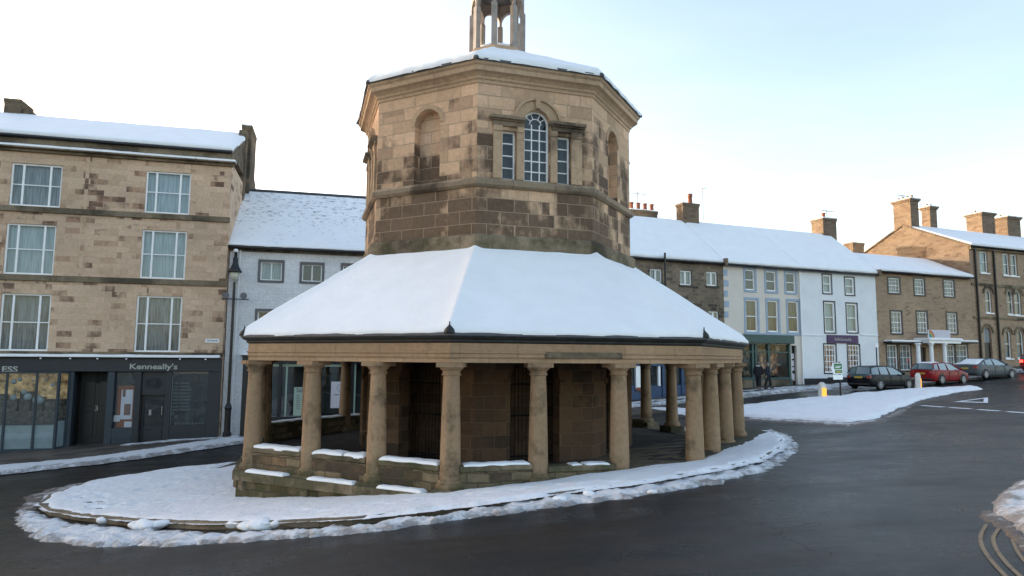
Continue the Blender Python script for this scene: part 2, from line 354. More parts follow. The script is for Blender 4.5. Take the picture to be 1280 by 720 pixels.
M['dgrass'] = plain('muddy_grass', (.045,.042,.022), .95, .5, 8, 1.0, 30)

# ------------------------------------------------------------------ planes of the facades
class Facade:
    def __init__(s, P, Q):
        s.P = Vector((P[0], P[1], 0)); s.u = (Vector((Q[0], Q[1], 0))-s.P).normalized(); s.n = Vector((s.u.y, -s.u.x, 0))
    def w(s, a, z, o=0): return s.P + s.u*a + s.n*o + Vector((0, 0, z))
    def px(s, x, y, off=0):
        d = ray(x, y); P = s.P + s.n*off
        t = P.dot(s.n)/d.dot(s.n); q = d*t - P
        return q.dot(s.u), (d*t).z
    def rect(s, x0, y0, x1, y1, off=0):   # x at mid-height; y at mid-width
        ym = (y0+y1)/2; xm = (x0+x1)/2
        return s.px(x0, ym, off)[0], s.px(x1, ym, off)[0], s.px(xm, y1, off)[1], s.px(xm, y0, off)[1]
    def box(s, mb, a0, a1, z0, z1, o0, o1):
        mb.hexa([s.w(a0,z0,o0), s.w(a1,z0,o0), s.w(a1,z0,o1), s.w(a0,z0,o1), s.w(a0,z1,o0), s.w(a1,z1,o0), s.w(a1,z1,o1), s.w(a0,z1,o1)])
    def quad(s, mb, a0, a1, z0, z1, o): mb.poly([s.w(a0,z0,o), s.w(a1,z0,o), s.w(a1,z1,o), s.w(a0,z1,o)])
    def shifted(s, off):
        f = Facade((0, 0), (1, 0)); f.P = s.P + s.n*off; f.u = s.u.copy(); f.n = s.n.copy(); return f

def wall(mb, F, a0, a1, z0, z1, ops, depth=.22, sill=True):
    """front wall with rectangular or arched openings: ops = [(s0,s1,z0,z1[,'arch'])]"""
    A = sorted(set([a0, a1] + [v for o in ops for v in o[:2]])); Z = sorted(set([z0, z1] + [v for o in ops for v in o[2:4]]))
    A = [a for a in A if a0-1e-6 <= a <= a1+1e-6]; Z = [z for z in Z if z0-1e-6 <= z <= z1+1e-6]
    for i in range(len(A)-1):
        for j in range(len(Z)-1):
            ca = (A[i]+A[i+1])/2; cz = (Z[j]+Z[j+1])/2
            if any(o[0] < ca < o[1] and o[2] < cz < o[3] for o in ops): continue
            F.quad(mb, A[i], A[i+1], Z[j], Z[j+1], 0)
    for o in ops:
        s0, s1, q0, q1 = o[:4]
        if len(o) > 4:
            r = (s1-s0)/2; c = (s0+s1)/2; sz = q1-r; n = 14
            arc = [(c-r*math.cos(math.pi*k/n), sz+r*math.sin(math.pi*k/n)) for k in range(n+1)]
            for k in range(n):
                (x, z), (x2, z2) = arc[k], arc[k+1]
                mb.poly([F.w(x, z), F.w(x2, z2), F.w(x2, q1), F.w(x, q1)])
                mb.poly([F.w(x, z), F.w(x2, z2), F.w(x2, z2, -depth), F.w(x, z, -depth)])
            top = sz
        else:
            top = q1; mb.poly([F.w(s0, q1), F.w(s1, q1), F.w(s1, q1, -depth), F.w(s0, q1, -depth)])
        mb.poly([F.w(s0, q0), F.w(s0, top), F.w(s0, top, -depth), F.w(s0, q0, -depth)])
        mb.poly([F.w(s1, q0), F.w(s1, top), F.w(s1, top, -depth), F.w(s1, q0, -depth)])
        if sill: mb.poly([F.w(s0, q0), F.w(s1, q0), F.w(s1, q0, -depth), F.w(s0, q0, -depth)])

def window(F, root, r, fmat='wframe', back='net', vert=(), horiz=(.5,), fw=.07, bar=.03, rec=.10, sill=None, arch=False, trim=None, trim_w=.14, name='window', glass='glass', hood=None, org=None, trim_o=.03):
    org = root.location if org is None else org
    s0, s1, z0, z1 = r
    mb = MB(); W = s1-s0; Hh = z1-z0
    if not arch:
        F.box(mb, s0, s0+fw, z0, z1, -rec-.06, -rec); F.box(mb, s1-fw, s1, z0, z1, -rec-.06, -rec)
        F.box(mb, s0+fw, s1-fw, z0, z0+fw, -rec-.06, -rec); F.box(mb, s0+fw, s1-fw, z1-fw, z1, -rec-.06, -rec)
    else:
        rr = W/2; c = (s0+s1)/2; sz = z1-rr; n = 16
        F.box(mb, s0, s0+fw, z0, sz, -rec-.06, -rec); F.box(mb, s1-fw, s1, z0, sz, -rec-.06, -rec); F.box(mb, s0+fw, s1-fw, z0, z0+fw, -rec-.06, -rec)
        for k in range(n):
            t0, t1 = math.pi*k/n, math.pi*(k+1)/n
            p = []
            for o in (-rec-.06, -rec):
                p += [F.w(c-(rr-fw)*math.cos(t0), sz+(rr-fw)*math.sin(t0), o), F.w(c-(rr-fw)*math.cos(t1), sz+(rr-fw)*math.sin(t1), o),
                      F.w(c-rr*math.cos(t1), sz+rr*math.sin(t1), o), F.w(c-rr*math.cos(t0), sz+rr*math.sin(t0), o)]
            mb.hexa(p)
    for v in vert:
        v, b = v if isinstance(v, tuple) else (v, bar)
        F.box(mb, s0+W*v-b/2, s0+W*v+b/2, z0+fw, (z1-fw) if not arch else z1-.5*W, -rec-.055, -rec+.004)
    for h in horiz:
        h, b = h if isinstance(h, tuple) else (h, bar)
        F.box(mb, s0+fw, s1-fw, z0+Hh*h-b/2, z0+Hh*h+b/2, -rec-.052, -rec+.001)
    if arch == 'fan':
        rr = W/2; c = (s0+s1)/2; sz = z1-rr
        for t in (35, 66, 114, 145):
            t = R(t); a = (c-rr*.45*math.cos(t), sz+rr*.45*math.sin(t)); b = (c-(rr-fw*.5)*math.cos(t), sz+(rr-fw*.5)*math.sin(t))
            mb.tube([F.w(*a, -rec-.03), F.w(*b, -rec-.03)], bar*.5, 6)
        pts = [F.w(c-rr*.45*math.cos(math.pi*k/10), sz+rr*.45*math.sin(math.pi*k/10), -rec-.03) for k in range(11)]
        mb.tube(pts, bar*.5, 6)
    w_ = mb.build(name, M[fmat], root, org, bevel=.006)
    g = MB(); n = 16
    def outline(o):
        if not arch: return [F.w(s0,z0,o), F.w(s1,z0,o), F.w(s1,z1,o), F.w(s0,z1,o)]
        rr = W/2; c = (s0+s1)/2; sz = z1-rr
        return [F.w(s0,z0,o), F.w(s1,z0,o)] + [F.w(c+rr*math.cos(math.pi*k/n), sz+rr*math.sin(math.pi*k/n), o) for k in range(n+1)]
    g.poly(outline(-rec-.03)); g.build('pane', M[glass], w_, org)
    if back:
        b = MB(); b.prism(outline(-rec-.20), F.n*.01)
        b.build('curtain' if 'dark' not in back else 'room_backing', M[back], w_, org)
    if sill:
        b = MB(); F.box(b, s0-.08, s1+.08, z0-.12, z0, -rec, .10); b.build('sill', M[sill], w_, org, bevel=.01)
        if hood: 
            b = MB(); F.box(b, s0-.02, s1+.02, z0+.001, z0+.05, -rec+.01, .085); b.build('snow_on_sill', M['snow'], w_, org, bevel=.02)
    if trim:
        b = MB(); t = trim_w
        F.box(b, s0-t, s0, z0-t, z1+t, -.02, trim_o); F.box(b, s1, s1+t, z0-t, z1+t, -.02, trim_o)
        F.box(b, s0, s1, z1, z1+t, -.02, trim_o); F.box(b, s0, s1, z0-t, z0, -.02, trim_o+.02)
        b.build('architrave', M[trim], w_, org, bevel=.008)
    return w_

def snow_sheet(mb, c00, c10, c11, c01, nu, nv, th, amp=.02, r=.25, jag=.05, sc=1.5, nrm=None):
    """snow lying on a four-cornered surface, rounded off at its edges"""
    c = [Vector(q) for q in (c00, c10, c11, c01)]
    N = ((c[1]-c[0]).cross(c[3]-c[0])).normalized()
    if N.z < 0: N = -N
    top = []; LU = (c[1]-c[0]).length; LV = (c[3]-c[0]).length
    def sp_(k, n, Ln):    # parameter values dense at the edges
        e = min(r/Ln, .3); a = [0, e*.08, e*.3, e*.6, e]; b = [1-x for x in reversed(a)]
        m_ = max(1, n); return a + [e+(1-2*e)*i/m_ for i in range(1, m_)] + b
    us = sp_(0, nu, LU); vs = sp_(0, nv, LV)
    vv = []
    for v in vs:
        for u in us:
            p = (c[0]*(1-u)+c[1]*u)*(1-v) + (c[3]*(1-u)+c[2]*u)*v
            d = min(u*LU, (1-u)*LU, v*LV, (1-v)*LV); q = min(d/r, 1)
            h = th*math.sqrt(max(0, 1-(1-q)**2))
            nz = noise.noise(p*sc)*amp + noise.noise(p*sc*4)*amp*.4
            pos = p + N*(h + nz*q)
            if d < 1e-6:
                out = (p - (c[0]+c[1]+c[2]+c[3])/4).normalized()
                pos = p + out*jag*noise.noise(p*3.1)
            vv.append(pos)
    W_ = len(us); fs = [(j*W_+i, j*W_+i+1, (j+1)*W_+i+1, (j+1)*W_+i) for j in range(len(vs)-1) for i in range(W_-1)]
    n0 = len(vv)
    # skirt down onto the surface
    ring = [i for i in range(W_)] + [j*W_+W_-1 for j in range(1, len(vs))] + [(len(vs)-1)*W_+i for i in range(W_-2, -1, -1)] + [j*W_ for j in range(len(vs)-2, 0, -1)]
    for i in ring: vv.append(vv[i]-N*.035)
    k = len(ring)
    fs += [(ring[i], ring[(i+1) % k], n0+(i+1) % k, n0+i) for i in range(k)]
    mb.add(vv, fs)

def text_mesh(body, size, mat, name, origin, xdir, ndir, parent, org, depth=.01, align='CENTER', bold=0, xs=1):
    cu = bpy.data.curves.new('txt', 'FONT'); cu.body = body; cu.size = size; cu.extrude = depth/2; cu.align_x = align; cu.align_y = 'CENTER'; cu.offset = bold
    to = bpy.data.objects.new('txt', cu); C.objects.link(to)
    dg = bpy.context.evaluated_depsgraph_get(); me = bpy.data.meshes.new_from_object(to.evaluated_get(dg))
    bpy.data.objects.remove(to)
    up = Vector((0, 0, 1)); mt = Matrix.Identity(4)
    for i in range(3): mt[i][0] = xdir[i]*xs; mt[i][1] = up[i]; mt[i][2] = ndir[i]; mt[i][3] = origin[i]-org[i]
    me.transform(mt); me.name = name; me.materials.clear(); me.materials.append(M[mat])
    ob = bpy.data.objects.new(name, me); C.objects.link(ob); ob.parent = parent
    return ob

# ------------------------------------------------------------------ terrain
FL = Facade((-17.904*1.25, 23.756*1.25), (-10.904*1.25, 25.589*1.25))
FW = FL.shifted(-.5)
FR = Facade((14.8175, 47.0), (28.379, 52.3035))
CX, CY, TH, RC = -.574, 22.366, -.0918, 7.757
def oc(k, Rr, z=0):
    a = TH - math.pi/2 + k*math.pi/4
    return Vector((CX+Rr*math.cos(a), CY+Rr*math.sin(a), z))
def pyat(x, y, X, Y): # z at plan point whose pixel row is y
    d = ray(x, y); t = math.hypot(X, Y)/math.hypot(d.x, d.y); return d.z*t
cpts = [(0,0,-1.65),(0,-15,-1.5),(8,4,-1.55),(25,5,-1.1),(60,0,-.3),(90,90,1.5),(-40,10,-4.3),(-30,-20,-3.3),(-10,60,-3.0),(20,110,-1.),(-60,60,-5)]
for k, x, y in ((0,558,615),(-1,304,621),(1,868,573),(2,925,547)):
    p = oc(k, 8.05); cpts.append((p.x, p.y, pyat(x, y, p.x, p.y)-.17))
for F, x, y in ((FL,5,567),(FL,140,557),(FL,277,549),(FR,815,500),(FR,930,487),(FR,1050,480),(FR,1215,464)):
    a, z = F.px(x, y); p = F.w(a, z); cpts.append(tuple(p))
cpts = np.array(cpts)
def _U(r2): return np.where(r2 > 1e-12, r2*np.log(r2+1e-12), 0)*.5
_n = len(cpts); _K = _U((cpts[:, None, 0]-cpts[None, :, 0])**2 + (cpts[:, None, 1]-cpts[None, :, 1])**2) + np.eye(_n)*4.0
_Pm = np.c_[np.ones(_n), cpts[:, :2]]
_sol = np.linalg.solve(np.block([[_K, _Pm], [_Pm.T, np.zeros((3, 3))]]), np.r_[cpts[:, 2], 0, 0, 0])
def H(x, y):
    x = np.clip(np.asarray(x, float), -70, 95); y = np.clip(np.asarray(y, float), -25, 115)
    r2 = (x[..., None]-cpts[:, 0])**2 + (y[..., None]-cpts[:, 1])**2
    return (_U(r2)*_sol[:_n]).sum(-1) + _sol[_n] + _sol[_n+1]*x + _sol[_n+2]*y
def hz(x, y): return float(H(x, y))
def gnd(px, py):
    d = ray(px, py); d = d/d.y; lo, hi = 2., 2.
    while hi < 110 and d.z*hi > hz(d.x*hi, hi): lo = hi; hi += .5
    for _ in range(24):
        mid = (lo+hi)/2
        if d.z*mid > hz(d.x*mid, mid): lo = mid
        else: hi = mid
    return (d.x*hi, hi)
def G(*pts): return [gnd(x, y) for x, y in pts]

xs = np.r_[-450,-300,-200,-140,-100,-80,-60,-50,-40, np.arange(-32, 62, .6), 68, 80, 100, 140, 200, 300, 450]
ys = np.r_[-350,-200,-120,-80,-50,-35,-25,-15,-8,-3, np.arange(0, 72, .6), 80, 95, 115, 150, 220, 350, 600]
XX, YY = np.meshgrid(xs, ys); ZZ = H(XX, YY)
g = MB(); g.v = [tuple(q) for q in np.stack([XX, YY, ZZ], -1).reshape(-1, 3)]
nx = len(xs); g.f = [(j*nx+i, j*nx+i+1, (j+1)*nx+i+1, (j+1)*nx+i) for j in range(len(ys)-1) for i in range(nx-1)]
tag(g.build('road', M['road'], smooth=True, recalc=False), 'damp dark asphalt road surface of the market place', 'road', kind='structure')

def sdist(P, poly):
    poly = np.array(poly); n = len(poly); d = np.full(len(P), 1e9); ins = np.zeros(len(P), bool)
    for i in range(n):
        a = poly[i]; b = poly[(i+1) % n]; ab = b-a; t = np.clip(((P-a)@ab)/(ab@ab+1e-12), 0, 1)
        d = np.minimum(d, np.hypot(*(P-(a+t[:, None]*ab)).T))
        c = ((a[1] > P[:, 1]) != (b[1] > P[:, 1])) & (P[:, 0] < (b[0]-a[0])*(P[:, 1]-a[1])/(b[1]-a[1]+1e-12)+a[0]); ins ^= c
    return np.where(ins, d, -d)
def smooth_poly(poly, it=2):
    for _ in range(it):
        q = []
        for i in range(len(poly)):
            a = poly[i]; b = poly[(i+1) % len(poly)]
            q += [(a[0]*.75+b[0]*.25, a[1]*.75+b[1]*.25), (a[0]*.25+b[0]*.75, a[1]*.25+b[1]*.75)]
        poly = q
    return poly
def patch(name, poly, mat, h, wd, base=0., res=.12, amp=.02, ns=1.2, edge=.15, en=1.5, label=None, cat=None, kind='stuff', under=.05, hole=None, inset=0., dents=None):
    pl = np.array(poly); x0, y0 = pl.min(0)-.6; x1, y1 = pl.max(0)+.6
    X, Y = np.meshgrid(np.arange(x0, x1, res), np.arange(y0, y1, res)); P = np.c_[X.ravel(), Y.ravel()]
    d = sdist(P, poly) - (inset(P) if callable(inset) else inset)
    if hole is not None: d = np.minimum(d, -sdist(P, hole))
    act = d > -edge*2-res*2
    extra = dents(P) if dents else 0
    n1 = np.zeros(len(P)); n2 = np.zeros(len(P))
    for i in np.nonzero(act)[0]:
        v = Vector((P[i, 0], P[i, 1], 3.3)); n1[i] = noise.noise(v*en)+.6*noise.noise(v*en*3.7); n2[i] = noise.noise(v*ns)+.5*noise.noise(v*ns*3.1)+.3*noise.noise(v*ns*9)
    dd = d + n1*edge; q = np.clip(dd/wd, 0, 1); f = np.sqrt(1-(1-q)**2)
    z = H(P[:, 0], P[:, 1]) + base + np.where(dd > 0, h*f + amp*n2*f + extra*f, np.maximum(dd*.8, -under))
    nxx = X.shape[1]; keep = dd > -res*1.6; idx = -np.ones(len(P), int); mb = MB()
    fs = []
    for j in range(X.shape[0]-1):
        for i in range(nxx-1):
            q4 = (j*nxx+i, j*nxx+i+1, (j+1)*nxx+i+1, (j+1)*nxx+i)
            if keep[q4[0]] or keep[q4[1]] or keep[q4[2]] or keep[q4[3]]:
                fs.append(q4)
    used = sorted({i for f_ in fs for i in f_}); mp = {o: k for k, o in enumerate(used)}
    mb.v = [(P[i, 0], P[i, 1], z[i]) for i in used]; mb.f = [tuple(mp[i] for i in f_) for f_ in fs]
    ob = mb.build(name, M[mat], smooth=True, recalc=False)
    at = ob.data.attributes.new('thin', 'FLOAT', 'POINT'); at.data.foreach_set('value', np.array([1-min(1, max(0, dd[i]/(wd*2.2))) for i in used], dtype=np.float32))
    return tag(ob, label, cat, kind=kind)
def slab(name, poly, mat, h, label, cat, kerb=None):
    """raised pavement following the ground, with a kerb face"""
    pl = np.array(poly); x0, y0 = pl.min(0); x1, y1 = pl.max(0)
    bm = bmesh.new(); vs = [bm.verts.new((p[0], p[1], 0)) for p in poly]; bm.faces.new(vs)
    st = 1.0
    for k in np.arange(math.floor(x0)+.37, x1, st): bmesh.ops.bisect_plane(bm, geom=bm.verts[:]+bm.edges[:]+bm.faces[:], plane_co=(k, 0, 0), plane_no=(1, 0, 0))
    for k in np.arange(math.floor(y0)+.37, y1, st): bmesh.ops.bisect_plane(bm, geom=bm.verts[:]+bm.edges[:]+bm.faces[:], plane_co=(0, k, 0), plane_no=(0, 1, 0))
    bm.normal_update()
    for v in bm.verts: v.co.z = hz(v.co.x, v.co.y)+h
    be = [e for e in bm.edges if e.is_boundary]
    mb = MB(); bm.verts.index_update(); mb.v = [tuple(v.co) for v in bm.verts]; mb.f = [tuple(v.index for v in f.verts) for f in bm.faces]
    kb = MB()
    for e in be:
        a, b = e.verts; kb.poly([a.co, b.co, b.co-Vector((0,0,h+.1)), a.co-Vector((0,0,h+.1))]); mb.poly([a.co, b.co, b.co-Vector((0,0,h+.1)), a.co-Vector((0,0,h+.1))])
    bm.free()
    return tag(mb.build(name, M[mat], recalc=False), label, cat, kind='structure')

# island round the cross
k_near = G((60,644),(100,651),(160,657),(260,662),(350,661),(440,657),(560,643),(680,627),(800,611),(900,593),(950,581),(974,566),(978,553),(962,544),(938,541))
k_far = G((303,581),(200,592),(110,607),(62,624),(48,636))
back = [tuple(oc(k, 9.3).xy) for k in (2.6, 3.3, 4, 4.7, 5.3, 6.0)]
isl = k_near + back + k_far
slab('island_pavement', isl, 'kerb', .14, 'raised stone island pavement with kerb round the market cross', 'pavement')
octp = [tuple(oc(k, 7.95).xy) for k in range(8)]
_rs = np.random.RandomState(4); _fp = []
for (x0_, y0_), (x1_, y1_) in (((-13, 15.5), (-6.6, 18)), ((-12.5, 19.5), (-8.2, 14.2)), ((-6.5, 13.2), (3, 13.6)), ((3, 13.7), (9.5, 18.5)), ((-9.5, 21.5), (-12.5, 16))):
    ln = math.hypot(x1_-x0_, y1_-y0_); a_0 = math.atan2(y1_-y0_, x1_-x0_)
    for k in range(int(ln/.38)):
        t_ = k*.38/ln; a_1 = a_0+_rs.uniform(-.3, .3); sd = .13*(1 if k % 2 else -1)
        _fp.append((x0_+(x1_-x0_)*t_-math.sin(a_0)*sd+_rs.uniform(-.12, .12)+.5*math.sin(t_*5), y0_+(y1_-y0_)*t_+math.cos(a_0)*sd+_rs.uniform(-.1, .1), a_1))
def footprints(P):
    o = np.zeros(len(P))
    for (x, y, a) in _fp:
        dx = P[:, 0]-x; dy = P[:, 1]-y; u = (dx*math.cos(a)+dy*math.sin(a))/.17; v = (-dx*math.sin(a)+dy*math.cos(a))/.085; r2 = u*u+v*v
        o -= .045*np.exp(-r2**2); o += .014*np.exp(-((np.sqrt(r2)-1.6)/.35)**2)
    return o
patch('island_snow', isl, 'snow_ground', .05, .22, base=.125, res=.065, amp=.03, ns=1.1, edge=.09, under=.02, inset=lambda P: np.where(P[:, 0] < -2.5, .07, -.03), dents=footprints, label='smooth snow covering the island round the market cross', cat='snow', hole=octp)
sl_out = G((24,640),(24,655),(45,673),(100,683),(200,683),(320,677),(440,668),(560,652),(680,636),(800,621),(900,604),(960,588),(990,570),(997,556),(985,545),(960,538))
sl_in = G((955,544),(972,553),(968,566),(945,580),(895,592),(795,610),(675,625),(560,645),(440,661),(350,666.5),(260,668.5),(160,664),(100,657),(62,650),(46,640))
slush_poly = sl_out + sl_in
patch('slush_bank', slush_poly, 'slush', .07, .22, base=-.005, res=.07, amp=.075, ns=3.0, edge=.17, en=3.4, label='lumpy dirty snow ploughed against the island kerb', cat='snow')
tip = G((24,640),(30,622),(60,612),(110,602),(180,592),(180,595),(110,609),(66,622),(50,636),(45,650))
patch('slush_tip', tip, 'slush2', .03, .25, res=.08, amp=.03, edge=.22, en=3, label='brown slush round the left tip of the island', cat='snow')
# lumps thrown up on the kerb
lm = MB()
for (x, y, s) in ((185,662,.20),(172,662,.14),(198,661,.15),(300,660,.17),(328,661,.2),(350,660,.13),(312,662,.15),(405,618,.11),(130,654,.12),(700,628,.10),(735,622,.08),(815,620,.07)):
    X, Y = gnd(x, y); z = hz(X, Y)+.07
    bm = bmesh.new(); bmesh.ops.create_icosphere(bm, subdivisions=3, radius=s)
    for v in bm.verts:
        v.co += v.normal*noise.noise(v.co*5+Vector((x, 0, 0)))*s*.5; v.co.z *= .62; v.co.x *= 1.35
    off = Vector((X, Y, z)); lm.add([v.co+off for v in bm.verts], [tuple(v.index for v in f.verts) for f in bm.faces]); bm.free()
tag(lm.build('snow_lumps', M['snow_ground'], smooth=True), 'rounded lumps of snow thrown on to the island kerb', 'snow', kind='stuff')
# bare muddy patch right of the cross
patch('muddy_grass', G((862,578),(900,571),(940,557),(955,546),(938,540),(905,545),(870,560)), 'dgrass', .03, .3, base=.20, res=.12, amp=.02, edge=.12, label='bare muddy strip showing beside the right columns', cat='ground')

# shop pavement on the left
def Fxy(F, a, o): p = F.w(a, 0, o); return (p.x, p.y)
lk = [gnd(*p) for p in ((-300,614),(-70,601),(0,592),(60,585),(140,576),(220,565),(275,557),(310,553),(345,549))]
lp = lk + [Fxy(FW, 16, 2.0), Fxy(FW, 36, 2.0), Fxy(FW, 36, -1.5), Fxy(FL, -20, -1.5), Fxy(FL, -20, 4.0)]
slab('shop_pavement', lp, 'pave', .10, 'wet brown flagged pavement in front of the left shops', 'pavement')
strip = [gnd(*p) for p in ((-300,618),(-70,603),(0,594),(60,587),(140,578),(220,567),(275,558.5),(310,553.5))] + [gnd(*p) for p in ((310,548.5),(275,551),(220,559),(140,571),(60,580),(0,585),(-70,592),(-300,606))]
patch('kerb_snow', strip, 'slush', .055, .25, base=.08, res=.10, amp=.03, ns=2, edge=.14, label='dirty snow strip along the left shop kerb', cat='snow')
strip = [gnd(*p) for p in ((150,560.5),(230,553.5),(300,549.5))] + [gnd(*p) for p in ((300,546.5),(270,547.5),(225,551),(150,558.5))]
patch('wall_snow', strip, 'slush', .03, .2, base=.09, res=.10, amp=.02, ns=2, edge=.1, label='thin snow at the foot of the left shopfronts', cat='snow')
# right hand pavement and snow
rk = [Fxy(FR, -30, 3.2), Fxy(FR, -12, 3.2), Fxy(FR, 0, 3.3), Fxy(FR, 14, 3.2), Fxy(FR, 26, 2.4), Fxy(FR, 60, 2.4), Fxy(FR, 60, -1), Fxy(FR, -30, -1)]
slab('row_pavement', rk, 'pave', .12, 'pavement in front of the far terrace', 'pavement')
st2 = [Fxy(FR, a, 3.9) for a in range(-30, 60, 3)] + [Fxy(FR, a, 2.5) for a in range(57, -31, -3)]
patch('terrace_kerb_snow', st2, 'slush', .10, .4, base=.06, res=.2, amp=.06, ns=1.2, edge=.45, en=.8, label='snow heaped along the kerb of the far terrace', cat='snow')
st3 = [Fxy(FR, a, 2.2) for a in range(-30, 16, 3)] + [Fxy(FR, a, 1.1) for a in range(15, -31, -3)]
patch('terrace_pavement_snow', st3, 'slush', .04, .3, base=.1, res=.2, amp=.05, ns=1.2, edge=.5, en=.6, label='patchy snow on the pavement of the far terrace', cat='snow')
# refuge island with bollards
ri = G((800,512),(860,519),(925,522),(1000,526),(1060,529),(1092,525),(1118,512),(1150,500),(1195,490.5),(1226,486.8),(1222,485),(1150,487),(1100,491),(1040,497),(980,502),(925,509),(860,512))
patch('refuge_snow', ri, 'snow_ground', .16, .5, base=.0, res=.16, amp=.05, ns=1.3, edge=.18, label='snow covered traffic island carrying the two bollards', cat='snow')
ro = G((925,520),(1000,525),(1062,528),(1098,524),(1125,512),(1155,500.5),(1135,512),(1105,529),(1062,535),(1000,530),(925,526))
patch('refuge_slush', ro, 'slush2', .05, .3, res=.16, amp=.03, edge=.2, label='brown slush along the near edge of the traffic island', cat='snow')
tr = G((1225,486),(1280,478),(1300,476),(1300,473),(1280,474),(1226,482))
# foreground snow on the right
fr = G((1300,597),(1280,606),(1258,616),(1246,630),(1244,644),(1262,655),(1280,672),(1310,690),(1900,860),(2000,600))
patch('near_snow', fr, 'slush', .085, .25, base=.03, res=.05, amp=.055, ns=3.5, edge=.07, en=4, label='heap of grey snow on the near right corner', cat='snow')
fr2 = G((1222,643),(1232,652),(1250,661),(1268,680),(1290,700),(1300,690),(1275,655),(1245,640),(1230,640))
patch('near_slush', fr2, 'slush2', .035, .12, base=.0, res=.035, amp=.02, ns=5, edge=.05, en=6, label='brown slush at the near right kerb', cat='snow')

# road markings
def marks(name, strips, mat, label, wdt=None):
    mb = MB()
    for poly in strips:
        mb.poly([(x, y, hz(x, y)+.008) for x, y in poly])
    return tag(mb.build(name, M[mat], recalc=False), label, 'road marking', kind='structure')
def wornpaint(name, col):
    m, N, L, b = nodes(name); pos = geo_pos(N); n = noi(N, L, pos, 5, 8, .75); r = ramp(N, [(.34, (.02,.02,.02)), (.44, col)]); L.new(n, r.inputs[0]); L.new(r.outputs[0], b.inputs['Base Color']); b.inputs['Roughness'].default_value = .7; return m
M['wpaint'] = wornpaint('worn_white_paint', (.70,.72,.73)); M['ypaint'] = wornpaint('worn_yellow_paint', (.20,.145,.08))
dash = []
for a, b in (((1152,507),(1180,509)),((1187,509.5),(1214,511.3)),((1222,512),(1250,514)),((1259,514.6),(1288,516.8)),((1298,517.6),(1330,520))):
    p, q = Vector((*gnd(*a), 0)), Vector((*gnd(*b), 0)); dd = (q-p).normalized(); nn = Vector((-dd.y, dd.x, 0))*.13
    dash.append([(v.x, v.y) for v in (p-nn, q-nn, q+nn, p+nn)])
marks('give_way_line', dash, 'wpaint', 'dashed white give way line across the side road')
T = [Vector((*gnd(*p), 0)) for p in ((1192,502.5),(1235,496.8),(1235,503.8))]; cen = sum(T, Vector())/3
inn = [cen+(t-cen)*.62 for t in T]
marks('give_way_triangle', [[(v.x, v.y) for v in (T[i], T[(i+1) % 3], inn[(i+1) % 3], inn[i])] for i in range(3)], 'wpaint', 'white outline triangle painted on the road')
def line_strip(pts, wd):
    P = [Vector((*gnd(*p), 0)) for p in pts]; Q = []
    for i in range(len(P)-1):
        for k in range(6):
            t = k/6; p0 = P[max(i-1, 0)]; p1 = P[i]; p2 = P[i+1]; p3 = P[min(i+2, len(P)-1)]
            Q.append(.5*((2*p1)+(p2-p0)*t+(2*p0-5*p1+4*p2-p3)*t*t+(3*p1-p0-3*p2+p3)*t**3))
    Q.append(P[-1]); out = []
    L_ = [];
    for i, q in enumerate(Q):
        d = (Q[min(i+1, len(Q)-1)]-Q[max(i-1, 0)]).normalized(); n = Vector((-d.y, d.x, 0))*wd/2; L_.append((q-n, q+n))
    return [[(L_[i][0].x, L_[i][0].y), (L_[i+1][0].x, L_[i+1][0].y), (L_[i+1][1].x, L_[i+1][1].y), (L_[i][1].x, L_[i][1].y)] for i in range(len(Q)-1)]
marks('yellow_line', line_strip([(1233,656),(1226,670),(1228,684),(1238,700),(1254,718),(1280,745)], .04), 'ypaint', 'outer worn yellow parking line curving at the near corner')
marks('inner_yellow_line', line_strip([(1250,660),(1242,672),(1245,686),(1256,702),(1272,718),(1300,740)], .04), 'ypaint', 'inner worn yellow parking line curving at the near corner')
marks('kerb_yellow_line', line_strip([(1266,655),(1265,672),(1272,690),(1284,706)], .035), 'ypaint', 'third yellow line beside the near kerb snow')
# ------------------------------------------------------------------ market cross
cross = thing('market_cross', (CX, CY, -2.9), 'octagonal two storey sandstone market cross with snowy roof and open colonnade', 'market cross')
CO = cross.location.copy()
def ring(mb, prof, seg=8):        # closed profile (r,z) swept round the octagon
    n = len(prof); vs = []
    for r, z in prof:
        for k in range(seg): vs.append(tuple(oc(k, r, z)))
    fs = [(i*seg+k, i*seg+(k+1) % seg, ((i+1) % n)*seg+(k+1) % seg, ((i+1) % n)*seg+k) for i in range(n) for k in range(seg)]
    mb.add(vs, fs)
# plinth and floor
def ptop(x): return -2.85 + max(0, x)*.03
pm = MB(); vs = []
for r, z in ((8.22, None), (8.22, -3.06)):
    for k in range(8):
        p = oc(k, r); vs.append((p.x, p.y, ptop(p.x) if z is None else z))
for k in range(8):
    p = oc(k, 7.4); vs.append((p.x, p.y, ptop(p.x)))
pm.add(vs, [(8+k, 8+(k+1) % 8, (k+1) % 8, k) for k in range(8)] + [(k, (k+1) % 8, 16+(k+1) % 8, 16+k) for k in range(8)])
pm.add([oc(k, 8.22, -3.06) for k in range(8)] + [oc(k, 8.12, -3.06) for k in range(8)], [(k, (k+1) % 8, 8+(k+1) % 8, 8+k) for k in range(8)])
pm.build('plinth_course', M['cross_mossy'], cross, CO)
pm = MB(); pm.lathe((CX, CY, 0), [(8.12, -5), (8.12, -3.062)], 8, TH-math.pi/2); pm.build('rubble_base', M['rubble'], cross, CO)
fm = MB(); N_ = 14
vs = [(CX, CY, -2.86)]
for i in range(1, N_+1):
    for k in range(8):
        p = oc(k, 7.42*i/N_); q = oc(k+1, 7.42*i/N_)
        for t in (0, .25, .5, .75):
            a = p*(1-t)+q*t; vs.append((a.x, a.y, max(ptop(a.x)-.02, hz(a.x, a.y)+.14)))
fs = [(0, 1+k, 1+(k+1) % 32) for k in range(32)]
